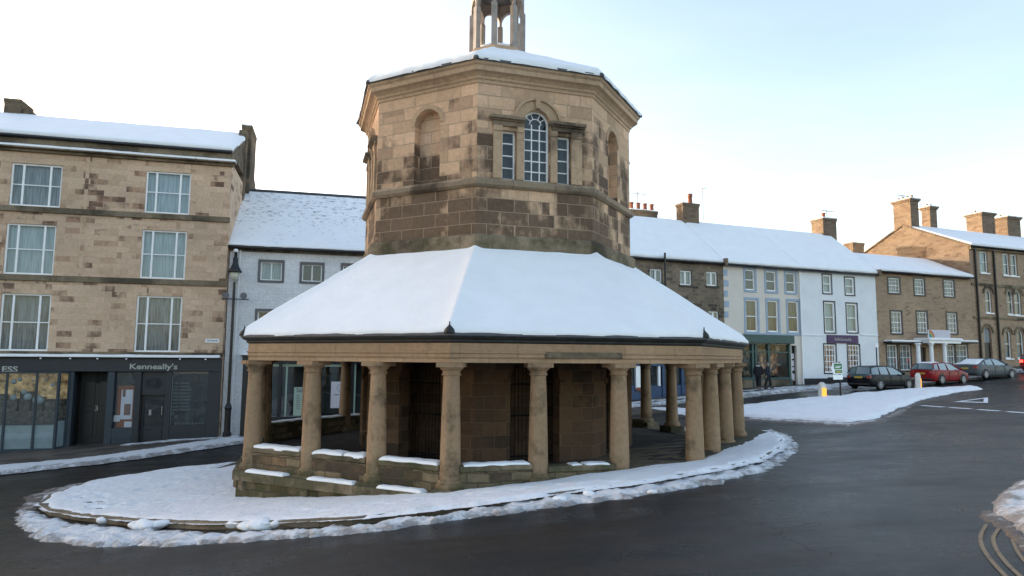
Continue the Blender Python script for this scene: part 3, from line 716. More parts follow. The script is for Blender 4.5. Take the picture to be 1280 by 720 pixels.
for i in range(N_-1):
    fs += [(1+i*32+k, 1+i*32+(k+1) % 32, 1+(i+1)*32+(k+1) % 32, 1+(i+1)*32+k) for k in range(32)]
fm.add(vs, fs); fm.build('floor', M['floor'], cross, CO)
# columns
bz = {}
kz = {-1: -2.84, 0: -2.75, 1: -2.64, 2: -2.42, 3: -2.50, 4: -2.62, 5: -2.72, 6: -2.80, 7: -2.84}
ZT = -.125
def colmesh(p, zb):
    h = ZT-zb; s = random.uniform(.97, 1.03)
    sh = MB(); prof = [(.220, .17), (.226, .30)] + [((.224-.048*(t**1.5))*s, .3+(h-.60)*t) for t in (.1,.2,.3,.4,.5,.6,.7,.8,.9,1.)] + [(.176, h-.27)]
    sh.lathe((p.x, p.y, zb), prof, 28); c = sh.build('column', M['column'], cross, CO, auto=35)
    cp_ = MB(); cp_.lathe((p.x, p.y, zb), [(.177, h-.272), (.21, h-.265), (.215, h-.245), (.19, h-.235), (.192, h-.17), (.215, h-.16), (.25, h-.12), (.27, h-.095)], 28)
    d = (p-Vector((CX, CY, 0))); a = math.atan2(d.y, d.x); ax = Vector((math.cos(a), math.sin(a), 0)); ay = Vector((-ax.y, ax.x, 0))
    def blk(mb, hw, z0, z1):
        q = [Vector((p.x, p.y, 0))+ax*sx*hw+ay*sy*hw for sx, sy in ((-1,-1),(1,-1),(1,1),(-1,1))]
        mb.hexa([Vector((v.x, v.y, z0)) for v in q]+[Vector((v.x, v.y, z1)) for v in q])
    blk(cp_, .285, ZT-.094, ZT); cp_.build('capital', M['column'], c, CO, auto=35)
    b = MB(); b.lathe((p.x, p.y, zb), [(.29, .001), (.30, .04), (.295, .09), (.265, .11), (.26, .14), (.236, .168)], 28)
    b.build('base', M['column'], c, CO, auto=35)
    b = MB(); blk(b, .33, -3.3, zb); b.build('pedestal', M['cross_mossy'], c, CO, bevel=.015)
cpos = []
for k in range(8):
    for j in range(3):
        t = j/3; kk = k if k < 7 else -1
        p = oc(k, RC)*(1-t)+oc(k+1, RC)*t
        zb = kz[k if k != 7 else -1]*(1-t) + kz[(k+1) if k != 7 else 0]*t
        cpos.append((k, j, p)); colmesh(p, zb)
# low walls between the columns with their snow
for k, tops, snow in ((7, (-2.27,-2.27,-2.28), ((.03,.97),(.04,.96),(.03,.97))), (0, (-2.30,-2.38,-2.50), ((.05,.95),(.35,.9),None)), (6, (-2.27,)*3, ((.1,.9),)*3), (5, (-2.32,-2.29,-2.27), ((.05,.95),)*3), (4, (-2.38,-2.36,-2.34), ((.05,.95),)*3), (3, (-2.4,-2.4,-2.4), (None,)*3)):
    for j in range(3):
        A = oc(k, RC)*(1-j/3)+oc(k+1, RC)*(j/3); B = oc(k, RC)*(1-(j+1)/3)+oc(k+1, RC)*((j+1)/3)
        F = Facade(A, B); L_ = (B-A).length; z1 = tops[j]; mb = MB()
        F.box(mb, .17, L_-.17, -3.0, z1-.13, -.15, .15); wl = mb.build('low_wall', M['rubble'], cross, CO, bevel=.02)
        mb = MB(); F.box(mb, .175, L_-.175, z1-.129, z1, -.18, .18); mb.build('coping', M['cross_mossy'], wl, CO, bevel=.02)
        if snow[j]:
            a, b = snow[j]; sb = MB(); s0 = .17+(L_-.34)*a; s1 = .17+(L_-.34)*b
            segs = [(s0, s1)] if (k, j) != (7, 1) else [(s0, s0+(s1-s0)*.58), (s0+(s1-s0)*.62, s1)]
            if (k, j) == (0, 1): segs = [(s0, s0+.25), (s0+.33, s1)]
            th = .07 if k == 7 else .045
            for q0, q1 in segs:
                snow_sheet(sb, F.w(q0, z1, .17), F.w(q1, z1, .17), F.w(q1, z1, -.16), F.w(q0, z1, -.16), 10, 2, th, .03, .10, .05, 4)
            sb.build('snow_cap', M['snow'], wl, CO, smooth=True)
sb = MB()
for j, a, b in ((0,.18,.80),(1,.16,.82),(2,.15,.72)):
    A = oc(7, 8.1)*(1-j/3)+oc(8, 8.1)*(j/3); B = oc(7, 8.1)*(1-(j+1)/3)+oc(8, 8.1)*((j+1)/3); F = Facade(A, B); L_ = (B-A).length
    snow_sheet(sb, F.w(L_*a, -2.85, .10), F.w(L_*b, -2.85, .10), F.w(L_*b, -2.85, -.14), F.w(L_*a, -2.85, -.14), 10, 2, .07, .02, .08, .03, 4)
sb.build('plinth_snow', M['snow'], cross, CO, smooth=True)
# entablature, gutter, ceiling
em = MB(); ring(em, [(RC+.20, -.124), (RC+.20, -.03), (RC+.225, -.028), (RC+.225, .075), (RC+.26, .08), (RC+.265, .105), (RC+.215, .11), (RC+.215, .30), (RC-.22, .30), (RC-.22, -.124)])
em.build('entablature', M['entab'], cross, CO, bevel=.006)
# an eroded darker lintel piece
gm = MB(); ring(gm, [(RC+.22, .302), (RC+.27, .33), (RC+.27, .37), (RC+.37, .41), (RC+.40, .44), (RC+.40, .515), (RC+.36, .515), (RC+.35, .46), (RC-.2, .46), (RC-.2, .302)])
gm.build('gutter', M['gutter'], cross, CO, bevel=.006)
F0 = Facade(oc(0, RC+.226), oc(1, RC+.226)); mb = MB(); s0, s1, z0, z1 = F0.rect(681, 440.5, 778, 448.5); F0.box(mb, s0, s1, z0, z1, -.1, .035); mb.build('eroded_lintel', M['terr_trim'], cross, CO, bevel=.02)
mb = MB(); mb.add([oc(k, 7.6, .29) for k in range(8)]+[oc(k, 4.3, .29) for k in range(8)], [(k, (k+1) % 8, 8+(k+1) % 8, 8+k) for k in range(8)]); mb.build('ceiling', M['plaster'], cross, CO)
mb = MB()      # roof shell of stone slates
ring(mb, [(RC+.42, .50), (4.4, 2.93), (4.4, 2.80), (RC+.0, .46), (RC+.42, .455)]); mb.build('lower_roof', M['slate'], cross, CO)
def oct_snow(R0, z0, R1, z1, th, hip=.06, jag=.04, hipw=.14, amp=.012):
    mb = MB(); vs = []; sl = math.hypot(R1-R0, z1-z0)
    ts = [0, .002, .008, .02, .035, .06, .1] + [.1+.9*i/16 for i in range(1, 17)]
    nu = 14; e = [0, .01, .025, .05, .08] + [.08+.84*i/nu for i in range(1, nu)] + [.92, .95, .975, .99]
    for t in ts:
        for k in range(8):
            for u in e:
                Rr = R0+(R1-R0)*t; p = oc(k, Rr)*(1-u)+oc(k+1, Rr)*u
                side = 2*Rr*math.sin(math.pi/8); dh = min(u, 1-u)*side
                d = t*sl; q = min(d/.22, 1); h = th*math.sqrt(1-(1-q)**2)
                h += hip*math.exp(-(dh/hipw)**2)*q + (noise.noise(Vector((p.x, p.y, z0))*1.2)*amp*2+noise.noise(Vector((p.x, p.y, z0))*7)*amp)*q
                z = z0+(z1-z0)*t + h
                if t < .03:
                    c = Vector((p.x-CX, p.y-CY, 0)).normalized(); j_ = jag*noise.noise(p*2.7)+jag*.8*noise.noise(p*11); p = p + c*j_
                vs.append((p.x, p.y, z))
    W_ = 8*len(e)
    n0 = len(vs); 
    for i in range(W_): 
        v = vs[i]; vs.append((v[0], v[1], v[2]-.04-.03*abs(noise.noise(Vector(v)*6))))
    fs = [(j*W_+i, j*W_+(i+1) % W_, (j+1)*W_+(i+1) % W_, (j+1)*W_+i) for j in range(len(ts)-1) for i in range(W_)]
    fs += [(n0+i, n0+(i+1) % W_, (i+1) % W_, i) for i in range(W_)]
    mb.add(vs, fs); return mb
oct_snow(RC+.41, .535, 4.42, 2.955, .07).build('lower_roof_snow', M['snow'], cross, CO, smooth=True)
for k in range(8):       # small leaded ball ornaments at the eave corners
    p = oc(k, RC+.33); mb = MB(); mb.lathe((p.x, p.y, .49), [(.12, 0), (.125, .04), (.10, .10), (.05, .15), (.015, .19), (.012, .26)], 12); mb.build('corner_finial', M['gutter'], cross, CO, smooth=True)
# ground floor drum with arches and gates
RU = 4.467
FD = [Facade(oc(k, RU), oc(k+1, RU)) for k in range(8)]; LD = 2*RU*math.sin(math.pi/8)
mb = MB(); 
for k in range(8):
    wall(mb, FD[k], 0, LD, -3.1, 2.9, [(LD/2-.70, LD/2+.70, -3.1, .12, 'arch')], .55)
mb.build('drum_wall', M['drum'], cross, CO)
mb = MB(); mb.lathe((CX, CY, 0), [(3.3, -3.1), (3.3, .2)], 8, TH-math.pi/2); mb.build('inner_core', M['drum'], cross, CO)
for k in range(8):
    mb = MB(); F = FD[k]
    for i in range(13): 
        a = LD/2-.66+1.32*i/12; dz = math.sqrt(max(0, .70**2-(a-LD/2)**2)); mb.tube([F.w(a, -2.8, -.45), F.w(a, -.58+dz, -.45)], .009, 6)
    for z in (-2.7, -1.6, -.75): F.box(mb, LD/2-.68, LD/2+.68, z, z+.04, -.47, -.43)
    mb.build('gate', M['dark'], cross, CO)
    for q0, q1 in ((LD/2-.84, LD/2-.701), (LD/2+.701, LD/2+.84)):
        mb = MB(); F.box(mb, q0, q1, -.73, -.58, -.3, .05); mb.build('impost', M['drum'], cross, CO)
# upper storey
VEN = FD[0]
Lc = list(VEN.rect(655, 138, 687, 224)); Ll = list(VEN.rect(627.5, 163.5, 645, 222)); Lr = list(VEN.rect(696.5, 170, 713, 227))
zb_ = 4.87; Lc[2] = Ll[2] = Lr[2] = zb_; Ll[3] = Lr[3] = (Ll[3]+Lr[3])/2
NI = FD[7]; Nn = list(NI.rect(518, 137, 550, 227)); Nn[2] = 4.87
for k in range(8):
    F = FD[k]; mb = MB()
    if k % 2 == 0: ops = [tuple(Lc)+('arch',), tuple(Ll), tuple(Lr)]
    else: ops = [tuple(Nn)+('arch',)]
    wall(mb, F, 0, LD, 2.9, 7.6, ops, .28)
    if k % 2:
        F.quad(mb, Nn[0]-.05, Nn[1]+.05, Nn[2]-.05, Nn[3]+.05, -.28)
    mb.build('upper_wall', M['cross_up'], cross, CO)
    mb = MB(); c = ((Lc[0]+Lc[1])/2 if k % 2 == 0 else (Nn[0]+Nn[1])/2); rr = ((Lc[1]-Lc[0])/2 if k % 2 == 0 else (Nn[1]-Nn[0])/2); sz = (Lc[3] if k % 2 == 0 else Nn[3])-rr
    def arc_ring(r0, r1, o0, o1, n=20):
        for i in range(n):
            t0, t1 = math.pi*i/n, math.pi*(i+1)/n; p = []
            for o in (o0, o1):
                p += [F.w(c+r0*math.cos(t0), sz+r0*math.sin(t0), o), F.w(c+r0*math.cos(t1), sz+r0*math.sin(t1), o), F.w(c+r1*math.cos(t1), sz+r1*math.sin(t1), o), F.w(c+r1*math.cos(t0), sz+r1*math.sin(t0), o)]
            mb.hexa(p)
    if k % 2 == 0:
        arc_ring(rr+.004, rr+.26, -.05, .05); arc_ring(rr+.262, rr+.33, -.04, .11)
        F.box(mb, c-.07, c+.07, sz+rr+.02, sz+rr+.36, -.03, .13)
        mb.build('archivolt', M['cross_trim'], cross, CO)
        e0 = VEN.px(613, 150)[0]; e1 = Lc[0]-.005; f0 = Lc[1]+.005; f1 = VEN.px(730, 158)[0]; ze = Ll[3]+.10
        for (a, b) in ((e0, e1), (f0, f1)):
            mb = MB(); F.box(mb, a+.06, b-.0, ze, ze+.13, -.05, .07); F.box(mb, a+.02, b+.0, ze+.131, ze+.17, -.05, .13); F.box(mb, a-.04, b+.0, ze+.171, ze+.26, -.05, .20)
            mb.build('window_entablature', M['cross_mossy'], cross, CO, bevel=.008)
        for a, b in ((e0+.08, Ll[0]-.01), (Ll[1]+.01, Lc[0]-.012), (Lc[1]+.012, Lr[0]-.01), (Lr[1]+.01, f1-.08)):
            mb = MB(); F.box(mb, a, b, zb_-.001, ze-.16, -.05, .06); F.box(mb, a-.0, b+.0, ze-.159, ze-.002, -.05, .085); mb.build('pilaster', M['cross_trim'], cross, CO, bevel=.008)
        window(F, cross, Lc, vert=(.345, .655), horiz=tuple((.0+i*.148) for i in range(1, 6)), fw=.055, bar=.032, rec=.12, arch='fan', back='darkcur', org=CO, glass='glassc')
        for q in (Ll, Lr): window(F, cross, q, vert=(), horiz=(.25, .5, .75), fw=.05, bar=.032, rec=.12, back='darkcur', org=CO, glass='glassc')
    else:
        arc_ring(rr+.004, rr+.14, -.05, .018); mb.build('niche_arch', M['cross_trim'], cross, CO)
mb = MB(); ring(mb, [(RU-.1, 2.86), (RU+.16, 2.86), (RU+.16, 3.22), (RU+.06, 3.30), (RU-.1, 3.30)]); mb.build('base_course', M['cross_mossy'], cross, CO, bevel=.015)
mb = MB(); ring(mb, [(RU-.1, 4.60), (RU+.05, 4.60), (RU+.14, 4.66), (RU+.14, 4.78), (RU+.03, 4.869), (RU-.1, 4.869)]); mb.build('string_course', M['cross_mossy'], cross, CO, bevel=.012)
mb = MB(); ring(mb, [(RU-.15, 7.52), (RU+.03, 7.52), (RU+.04, 7.60), (RU+.09, 7.63), (RU+.10, 7.69), (RU+.18, 7.75), (RU+.29, 7.79), (RU+.30, 7.91), (RU+.36, 7.96), (RU+.37, 8.02), (RU-.15, 8.02)]); mb.build('cornice', M['cross_trim'], cross, CO, bevel=.006)
mb = MB(); mb.lathe((CX, CY, 0), [(RU+.40, 8.022), (RU+.41, 8.085), (1.0, 10.05)], 8, TH-math.pi/2); mb.build('upper_roof', M['slate'], cross, CO)
oct_snow(RU+.42, 8.09, .97, 10.08, .13, hip=.02, jag=.05).build('upper_roof_snow', M['snow'], cross, CO, smooth=True)
for k in range(8):
    p = oc(k, RU+.36); mb = MB(); mb.lathe((p.x, p.y, 8.06), [(.09, -.02), (.09, .03), (.06, .07), (.02, .09)], 10); mb.build('hip_end', M['lead'], cross, CO, smooth=True)
# cupola
mb = MB(); mb.lathe((CX, CY, 0), [(1.04, 9.7), (1.04, 10.22), (1.0, 10.26), (1.0, 10.30)], 8, TH-math.pi/2); cup = mb.build('cupola_base', M['cross_trim'], cross, CO)
RCU = .93; LU_ = 2*RCU*math.sin(math.pi/8)
M['cupst'] = plain('pale_cupola_stone', (.33,.29,.26), .8, .2, 3, .4, 20, dirt=(.14,.12,.10))
for k in range(8):
    p = oc(k, RCU-.05); a = math.atan2(p.y-CY, p.x-CX); mb = MB(); ax = Vector((math.cos(a), math.sin(a), 0)); ay = Vector((-ax.y, ax.x, 0)); P0 = Vector((p.x, p.y, 0))
    q = [P0+ax*.09*sx+ay*.09*sy for sx, sy in ((-1,-1),(1,-1),(1,1),(-1,1))]
    mb.hexa([Vector((v.x, v.y, 10.302)) for v in q]+[Vector((v.x, v.y, 11.80)) for v in q]); mb.build('cupola_pillar', M['cupst'], cross, CO, bevel=.01)
mb = MB()
for k in range(8):
    for rr_, dep in ((RCU, .15),):
        F = Facade(oc(k, rr_), oc(k+1, rr_)); L_ = 2*rr_*math.sin(math.pi/8); wall(mb, F, 0, L_, 11.70, 12.60, [(.06, L_-.06, 11.68, 12.22, 'arch')], dep, sill=False)
    F = Facade(oc(k, RCU-.16), oc(k+1, RCU-.16)); L_ = 2*(RCU-.16)*math.sin(math.pi/8); wall(mb, F, 0, L_, 11.70, 12.60, [(.02, L_-.02, 11.68, 12.20, 'arch')], .01, sill=False)
mb.build('cupola_arcade', M['cupst'], cross, CO)
mb = MB(); mb.lathe((CX, CY, 0), [(.96, 12.55), (1.04, 12.6), (1.12, 12.68), (1.12, 12.76), (.88, 12.78), (.84, 12.95), (.70, 13.2), (.45, 13.45), (.12, 13.65), (.08, 13.9), (.03, 14.0), (.02, 15.0)], 8, TH-math.pi/2); mb.build('cupola_dome', M['lead'], cross, CO)
mb = MB(); ring(mb, [(.78, 10.32), (.72, 10.50), (.3, 10.45), (.3, 10.30)]); mb.build('cupola_floor_snow', M['snow'], cross, CO, smooth=True)
# stone bench inside the colonnade
a = atY(452, 541, 20.2); b = atY(502, 541, 20.6)
bt = thing('stone_bench', (a.x, a.y, -2.9), 'worn stone bench on block legs inside the left of the colonnade', 'bench')
F = Facade(a, b); L_ = (b-a).length; mb = MB(); F.box(mb, 0, L_, -2.26, -2.17, -.22, .22); mb.build('seat', M['rubble'], bt, bt.location, bevel=.02)
for s in (.15, L_-.35):
    mb = MB(); F.box(mb, s, s+.2, -2.95, -2.262, -.17, .17); mb.build('leg', M['rubble'], bt, bt.location, bevel=.02)
# ------------------------------------------------------------------ buildings
def bprop(F, root, a0, a1, zlo, zhi, ops, mat, dep, depth=.2, name='wall'):
    """front wall plus side, back walls"""
    mb = MB(); wall(mb, F, a0, a1, zlo, zhi, ops, depth)
    for a in (a0, a1): mb.poly([F.w(a, zlo, 0), F.w(a, zlo, -dep), F.w(a, zhi, -dep), F.w(a, zhi, 0)])
    mb.poly([F.w(a0, zlo, -dep), F.w(a1, zlo, -dep), F.w(a1, zhi, -dep), F.w(a0, zhi, -dep)])
    mb.poly([F.w(a0, zhi-.01, -.02), F.w(a1, zhi-.01, -.02), F.w(a1, zhi-.01, -dep+.02), F.w(a0, zhi-.01, -dep+.02)])  # unseen ceiling added to stop low sun leaking in under the eaves
    return mb
def roof(F, root, a0, a1, ez, rz, ro, over=.30, mat='slate', snow='snow', gable=None, th=.12, jag=.04, gutter='black', dep=None, nu=24, ridge=True, sn_amp=.03, snow_top=0.0, snow_a=None):
    dep = dep or 2*ro
    org = root.location; mb = MB()
    f0, f1 = F.w(a0, ez, over), F.w(a1, ez, over); r0, r1 = F.w(a0, rz, -ro), F.w(a1, rz, -ro); b0, b1 = F.w(a0, ez, -dep-over), F.w(a1, ez, -dep-over)
    dn = Vector((0, 0, -.12))
    mb.add([f0, f1, r1, r0, b0, b1, f0+dn, f1+dn, r1+dn, r0+dn, b0+dn, b1+dn], [(0,1,2,3),(3,2,5,4),(6,7,8,9),(9,8,11,10),(0,1,7,6),(4,5,11,10),(0,3,9,6),(3,4,10,9),(1,2,8,7),(2,5,11,8)])
    rf = mb.build('roof', M[mat], root, org)
    sb = MB(); st = Vector((0, 0, .004)); g_ = .02
    A0, A1 = snow_a or (a0, a1)
    q = snow_top; mixp = lambda f, r: r*(1-q)+f*q
    sf0, sf1, sr0, sr1 = F.w(A0, ez, over), F.w(A1, ez, over), F.w(A0, rz, -ro), F.w(A1, rz, -ro)
    snow_sheet(sb, sf0+st, sf1+st, mixp(sf1, sr1)+st, mixp(sf0, sr0)+st, nu, 14, th, sn_amp, .16, jag, .9)
    snow_sheet(sb, b1+st, b0+st, r0+st, r1+st, 8, 6, th, .02, .16, jag, .9)
    sb.build('roof_snow', M[snow], rf, org, smooth=True)
    if gutter:
        gb = MB(); gb.tube([F.w(a0, ez-.09, over+.05), F.w(a1, ez-.09, over+.05)], .065, 8); gb.build('gutter', M[gutter], rf, org, smooth=True)
    if ridge:
        gb = MB(); gb.tube([F.w(a0, rz+.02, -ro), F.w(a1, rz+.02, -ro)], .09, 8); gb.build('ridge_tiles', M['slate'], rf, org)
    if gable:
        gb = MB()
        for a, s in ((a0+.01, 1), (a1-.01, -1)):
            gb.prism([F.w(a, ez-.13, -.0), F.w(a, ez-.13, -dep), F.w(a, rz-.13, -ro)], F.u*.2*s)
        gb.build('gable', M[gable], root, org)
    return rf
def chimney(F, root, a0, a1, z0, z1, o0, o1, mat, pots=0, potmat='potbuff', cap=.08, snow=True, poth=.45, flare=False, potr=.11):
    org = root.location; mb = MB(); F.box(mb, a0, a1, z0, z1-.18, o0, o1)
    F.box(mb, a0-cap, a1+cap, z1-.179, z1, o0-cap, o1+cap)
    F.box(mb, a0-cap*.5, a1+cap*.5, z1-.30, z1-.181, o0-cap*.5, o1+cap*.5)
    ch = mb.build('chimney', M[mat], root, org, bevel=.015)
    for i in range(pots):
        t = (i+.5)/pots; a = a0+(a1-a0)*t; o = (o0+o1)/2 if (a1-a0) > (o1-o0)*.8 else o0+(o1-o0)*t
        if not (a1-a0) > (o1-o0)*.8: a = (a0+a1)/2
        p = F.w(a, z1, o); pb = MB(); pb.lathe(p, [(potr*1.15, 0), (potr, .06), (potr*.85, poth*.8), (potr*1.1, poth*.85), (potr*1.1, poth)], 12); pb.build('chimney_pot', M[potmat], ch, org, smooth=True)
    if snow:
        sb = MB(); snow_sheet(sb, F.w(a0-cap, z1, o1+cap), F.w(a1+cap, z1, o1+cap), F.w(a1+cap, z1, o0-cap), F.w(a0-cap, z1, o0-cap), 4, 4, .06, .02, .08, .01, 3); sb.build('snow_cap', M['snow'], ch, org, smooth=True)
    return ch
def cs(F, mb, spec):  # list of boxes (a0,a1,z0,z1,o0,o1)
    for s in spec: F.box(mb, *s)
def part(F, root, name, mat, spec, bevel=.0, parent=None):
    mb = MB(); cs(F, mb, spec); return mb.build(name, M[mat], parent or root, root.location, bevel=bevel)

# ---- left stone terrace with the two shops
Z1, Z2, Z3, Z4 = 9.2975, 6.6125, 3.51875, .06
aR = (Vector((-10.904*1.25, 25.589*1.25, 0))-FL.P).length
LB = thing('stone_terrace', FL.w(3, -3.4), 'three storey buff sandstone building with two dark shopfronts on the left', 'building')
W = {}
rows = [((12.5,205,77,255.5),(181.5,215,238,265)), ((5.5,280,68.5,342),(176,288,232.5,346.5)), ((-1,367,62,438.5),(169,370,226.5,438))]
wins = []
for i, rw in enumerate(rows):
    for j, q in enumerate(rw):
        r = list(FL.rect(*q)); r[2] = (Z2-.0, Z3+.0, Z4+.06)[i]; wins.append((r, i, j))
for i in range(3):          # the terrace goes on past the frame
    r0 = [q for q in wins if q[1] == i and q[2] == 0][0][0]; r1 = [q for q in wins if q[1] == i and q[2] == 1][0][0]; dx = r1[0]-r0[0]
    wins.append(([r0[0]-dx, r0[1]-dx, r0[2], r0[3]], i, 2)); wins.append(([r0[0]-2*dx, r0[1]-2*dx, r0[2], r0[3]], i, 2))
shop_lo = -5.8
A0 = -19.
ops = [tuple(q[0]) for q in wins]
# shopfront openings (photo pixels on the wall plane)
def a_(x, y=500, off=0): return FL.px(x, y, off)[0]
def z_(x, y, off=0): return FL.px(x, y, off)[1]
zf0 = z_(190, 464.5, .12); zft = Z4-.17
opL = (a_(-110), a_(86), -3.1, zf0); opD = (a_(91), a_(134), -4.500, zf0)
opW1 = (a_(140), a_(170), z_(155, 545), zf0); opK = (a_(175), a_(207), -4.375, zf0); opW2 = (a_(213), a_(260), z_(236, 541), zf0-.04)
ops += [opL, opD, opW1, opK, opW2]
mb = bprop(FL, LB, A0, aR, shop_lo, Z1+.0, ops, 'terr_l', 10.8); mb.build('wall', M['terr_l'], LB, LB.location)
for r, i, j in wins:
    w_ = r[1]-r[0]
    bk = 'net' if (i < 2) else 'net2'
    if i == 0 and j == 0: bk = 'net2'
    window(FL, LB, r, vert=((.235, .085), (.765, .085)), horiz=((.5, .045),), fw=.075, bar=.085, rec=.07, back=bk, sill='wframe' if 0 else None)
bands = [(A0, aR+.04, Z2-.28, Z2-.02, -.02, .09), (A0, aR+.04, Z3-.28, Z3-.02, -.02, .09), (A0, aR+.02, Z4-.13, Z4+.05, -.02, .07)]
part(FL, LB, 'string_course', 'terr_trim', bands, .015)
part(FL, LB, 'cornice', 'terr_trim', [(A0, aR+.10, Z1-.22, Z1-.10, -.1, .14), (A0, aR+.2, Z1-.099, Z1, -.1, .34), (A0, aR+.02, Z1+.001, Z1+.45, -.35, .04)], .012)
sb = MB(); 
for k in range(8):
    s0 = A0+(aR+.2-A0)*k/8; s1 = A0+(aR+.2-A0)*(k+1)/8+.01; snow_sheet(sb, FL.w(s0, Z1, .35), FL.w(s1, Z1, .35), FL.w(s1, Z1, .05), FL.w(s0, Z1, .05), 10, 3, .07, .02, .05, .02, 2)
sb.build('cornice_snow', M['snow'], LB, LB.location, smooth=True)
RO = 5.4
rzL = FL.px(150, 156, -RO)[1]
roof(FL, LB, A0, aR+.02, Z1+.57, rzL, RO, over=.12, gable='chim', dep=10.8, nu=40, ridge=False, th=.16)
part(FL, LB, 'verge', 'terr_trim', [(aR-.3, aR+.03, Z1-.0, Z1+.35, -.6, .02)], .01)
c0 = FL.px(300.5, 200, -4.750)[0]; c1 = FL.px(313, 200, -4.750)[0]; zc = FL.px(306, 156, -4.750)[1]
chimney(FL, LB, c0, c1, 5.6, zc, -7.0, -4.750, 'chim', cap=.03)
part(FL, LB, 'gable_shoulder', 'chim', [(aR-.32, aR+.08, 4, FL.px(295, 163, -4.2)[1], -4.7, -4.0)], .02)
c0 = FL.px(4, 140, -5)[0]; c1 = FL.px(25, 140, -5)[0]; zc = FL.px(15, 123, -5)[1]
chimney(FL, LB, c0, c1, 8.7, zc, -6.5, -5.0, 'chim', cap=.03, snow=False)
part(FL, LB, 'chimney_buttress', 'chim', [(c1, c1+.45, 8.7, zc-.45, -6.3, -5.2)], .05)
# fascia ledge with snow
part(FL, LB, 'shop_fascia', 'slateblue', [(A0, aR+.02, zf0, zft-.05, -.02, .16)], .01)
part(FL, LB, 'fascia_ledge', 'navy', [(A0, a_(274), zft-.049, zft+.02, -.02, .36)], .01)
sb = MB()
for k in range(8):
    s0 = A0+(a_(273)-A0)*k/8; s1 = A0+(a_(273)-A0)*(k+1)/8+.01; snow_sheet(sb, FL.w(s0, zft+.02, .37), FL.w(s1, zft+.02, .37), FL.w(s1, zft+.02, .0), FL.w(s0, zft+.02, .0), 10, 3, .08, .02, .06, .02, 2)
sb.build('ledge_snow', M['snow'], LB, LB.location, smooth=True)
for x in (51, 88, 122, 158, 225, 257):
    p = FL.w(a_(x, 455, .3), zft-.09, .37); mb = MB(); mb.lathe(p, [(.03, -.03), (.045, 0), (.03, .03)], 10); mb.build('fascia_lamp', M['wframe'], LB, LB.location, smooth=True)
text_mesh("Kenneally's", .34, 'letter', 'fascia_lettering', FL.w(a_(192, 458, .17), z_(192, 458.5, .17), .165), FL.u, FL.n, LB, LB.location, .01, bold=.006, xs=1.32)
text_mesh("ESS", .34, 'letter', 'fascia_lettering', FL.w(a_(12, 462, .17), z_(12, 461.8, .17), .165), FL.u, FL.n, LB, LB.location, .01, bold=.006, xs=1.3)
# left shop bay
B1 = .6
b0, b1, b2 = a_(-110, 500, B1), a_(71, 500, B1), a_(87, 500, .1)
zt = zf0; zb1 = z_(40, 530, B1); zbb = z_(40, 561, B1)
bay = MB()
for x in (-74, -35, 6.5, 44, 71):
    a = a_(x, 500, B1); FL.box(bay, a-.045, a+.045, zbb, zt, B1-.07, B1)
FL.box(bay, b0, b1+.04, zbb-.16, zbb, B1-.1, B1+.03); FL.box(bay, b0, b1+.04, zt-.08, zt, B1-.1, B1)
FL.box(bay, b0, b1, zb1-.03, zb1, B1-.06, B1-.01)
FS = Facade(FL.w(b1+.03, 0, B1), FL.w(b2, 0, .08)); Ls = (FL.w(b1+.03, 0, B1)-FL.w(b2, 0, .08)).length
for s in (.0, Ls-.1): FS.box(bay, s, s+.1, zbb-.1, zt, -.08, 0)
FS.box(bay, .1, Ls-.1, zbb-.16, zbb+.05, -.08, 0); FS.box(bay, .1, Ls-.1, zt-.08, zt, -.08, 0)
bay = bay.build('bay_window', M['slateblue2'], LB, LB.location, bevel=.008)
mb = MB(); FL.quad(mb, b0, b1, zbb, zt, B1-.04); FS.quad(mb, 0, Ls, zbb, zt, -.04); mb.build('pane', M['glassd'], bay, LB.location)
mb = MB(); FL.quad(mb, b0, b1, zbb, zb1, B1-.08); FS.quad(mb, 0, Ls, zbb, zb1+.1, -.09); mb.build('frosted_panel', M['frost'], bay, LB.location)
mb = MB(); mb.poly([FL.w(b0, zt-.005, 0), FL.w(b1, zt-.005, 0), FL.w(b1, zt-.005, B1), FL.w(b0, zt-.005, B1)]); mb.poly([FL.w(b1, zt-.005, 0), FL.w(b2, zt-.005, 0), FL.w(b1, zt-.005, B1)]); mb.build('bay_soffit', M['slateblue'], bay, LB.location)
m, N, L, b = nodes('lit_shop_wall'); b.inputs['Base Color'].default_value = (.42,.33,.19,1); b.inputs['Emission Color'].default_value = (.85,.58,.26,1); b.inputs['Emission Strength'].default_value = .045; M['lit'] = m; _nz = noi(N, L, geo_pos(N), 3.2, 5, .7); _r = ramp(N, [(.36, (.05,.035,.02)), (.48, (.34,.24,.12)), (.64, (.62,.47,.26))]); L.new(_nz, _r.inputs[0]); L.new(_r.outputs[0], b.inputs['Base Color']); L.new(_r.outputs[0], b.inputs['Emission Color']); b.inputs['Emission Strength'].default_value = .085
mb = MB(); FL.quad(mb, opL[0], opL[1], zb1-.9, zt, -1.3); mb.poly([FL.w(opL[1], zb1-.9, -.2), FL.w(opL[1], zb1-.9, -1.3), FL.w(opL[1], zt, -1.3), FL.w(opL[1], zt, -.2)]); mb.build('shop_interior', M['lit'], LB, LB.location)
mb = MB(); FL.quad(mb, opL[0], opL[1], zbb-.3, zb1+.45, -.7)
for i in range(14): 
    a = opL[1]-.3-i*.5; h = random.uniform(.0, .5); FL.box(mb, a-.42, a, zb1+.0, zb1+.9+h, -1.2, -.8)
mb.build('shelves', M['stock2'], LB, LB.location)
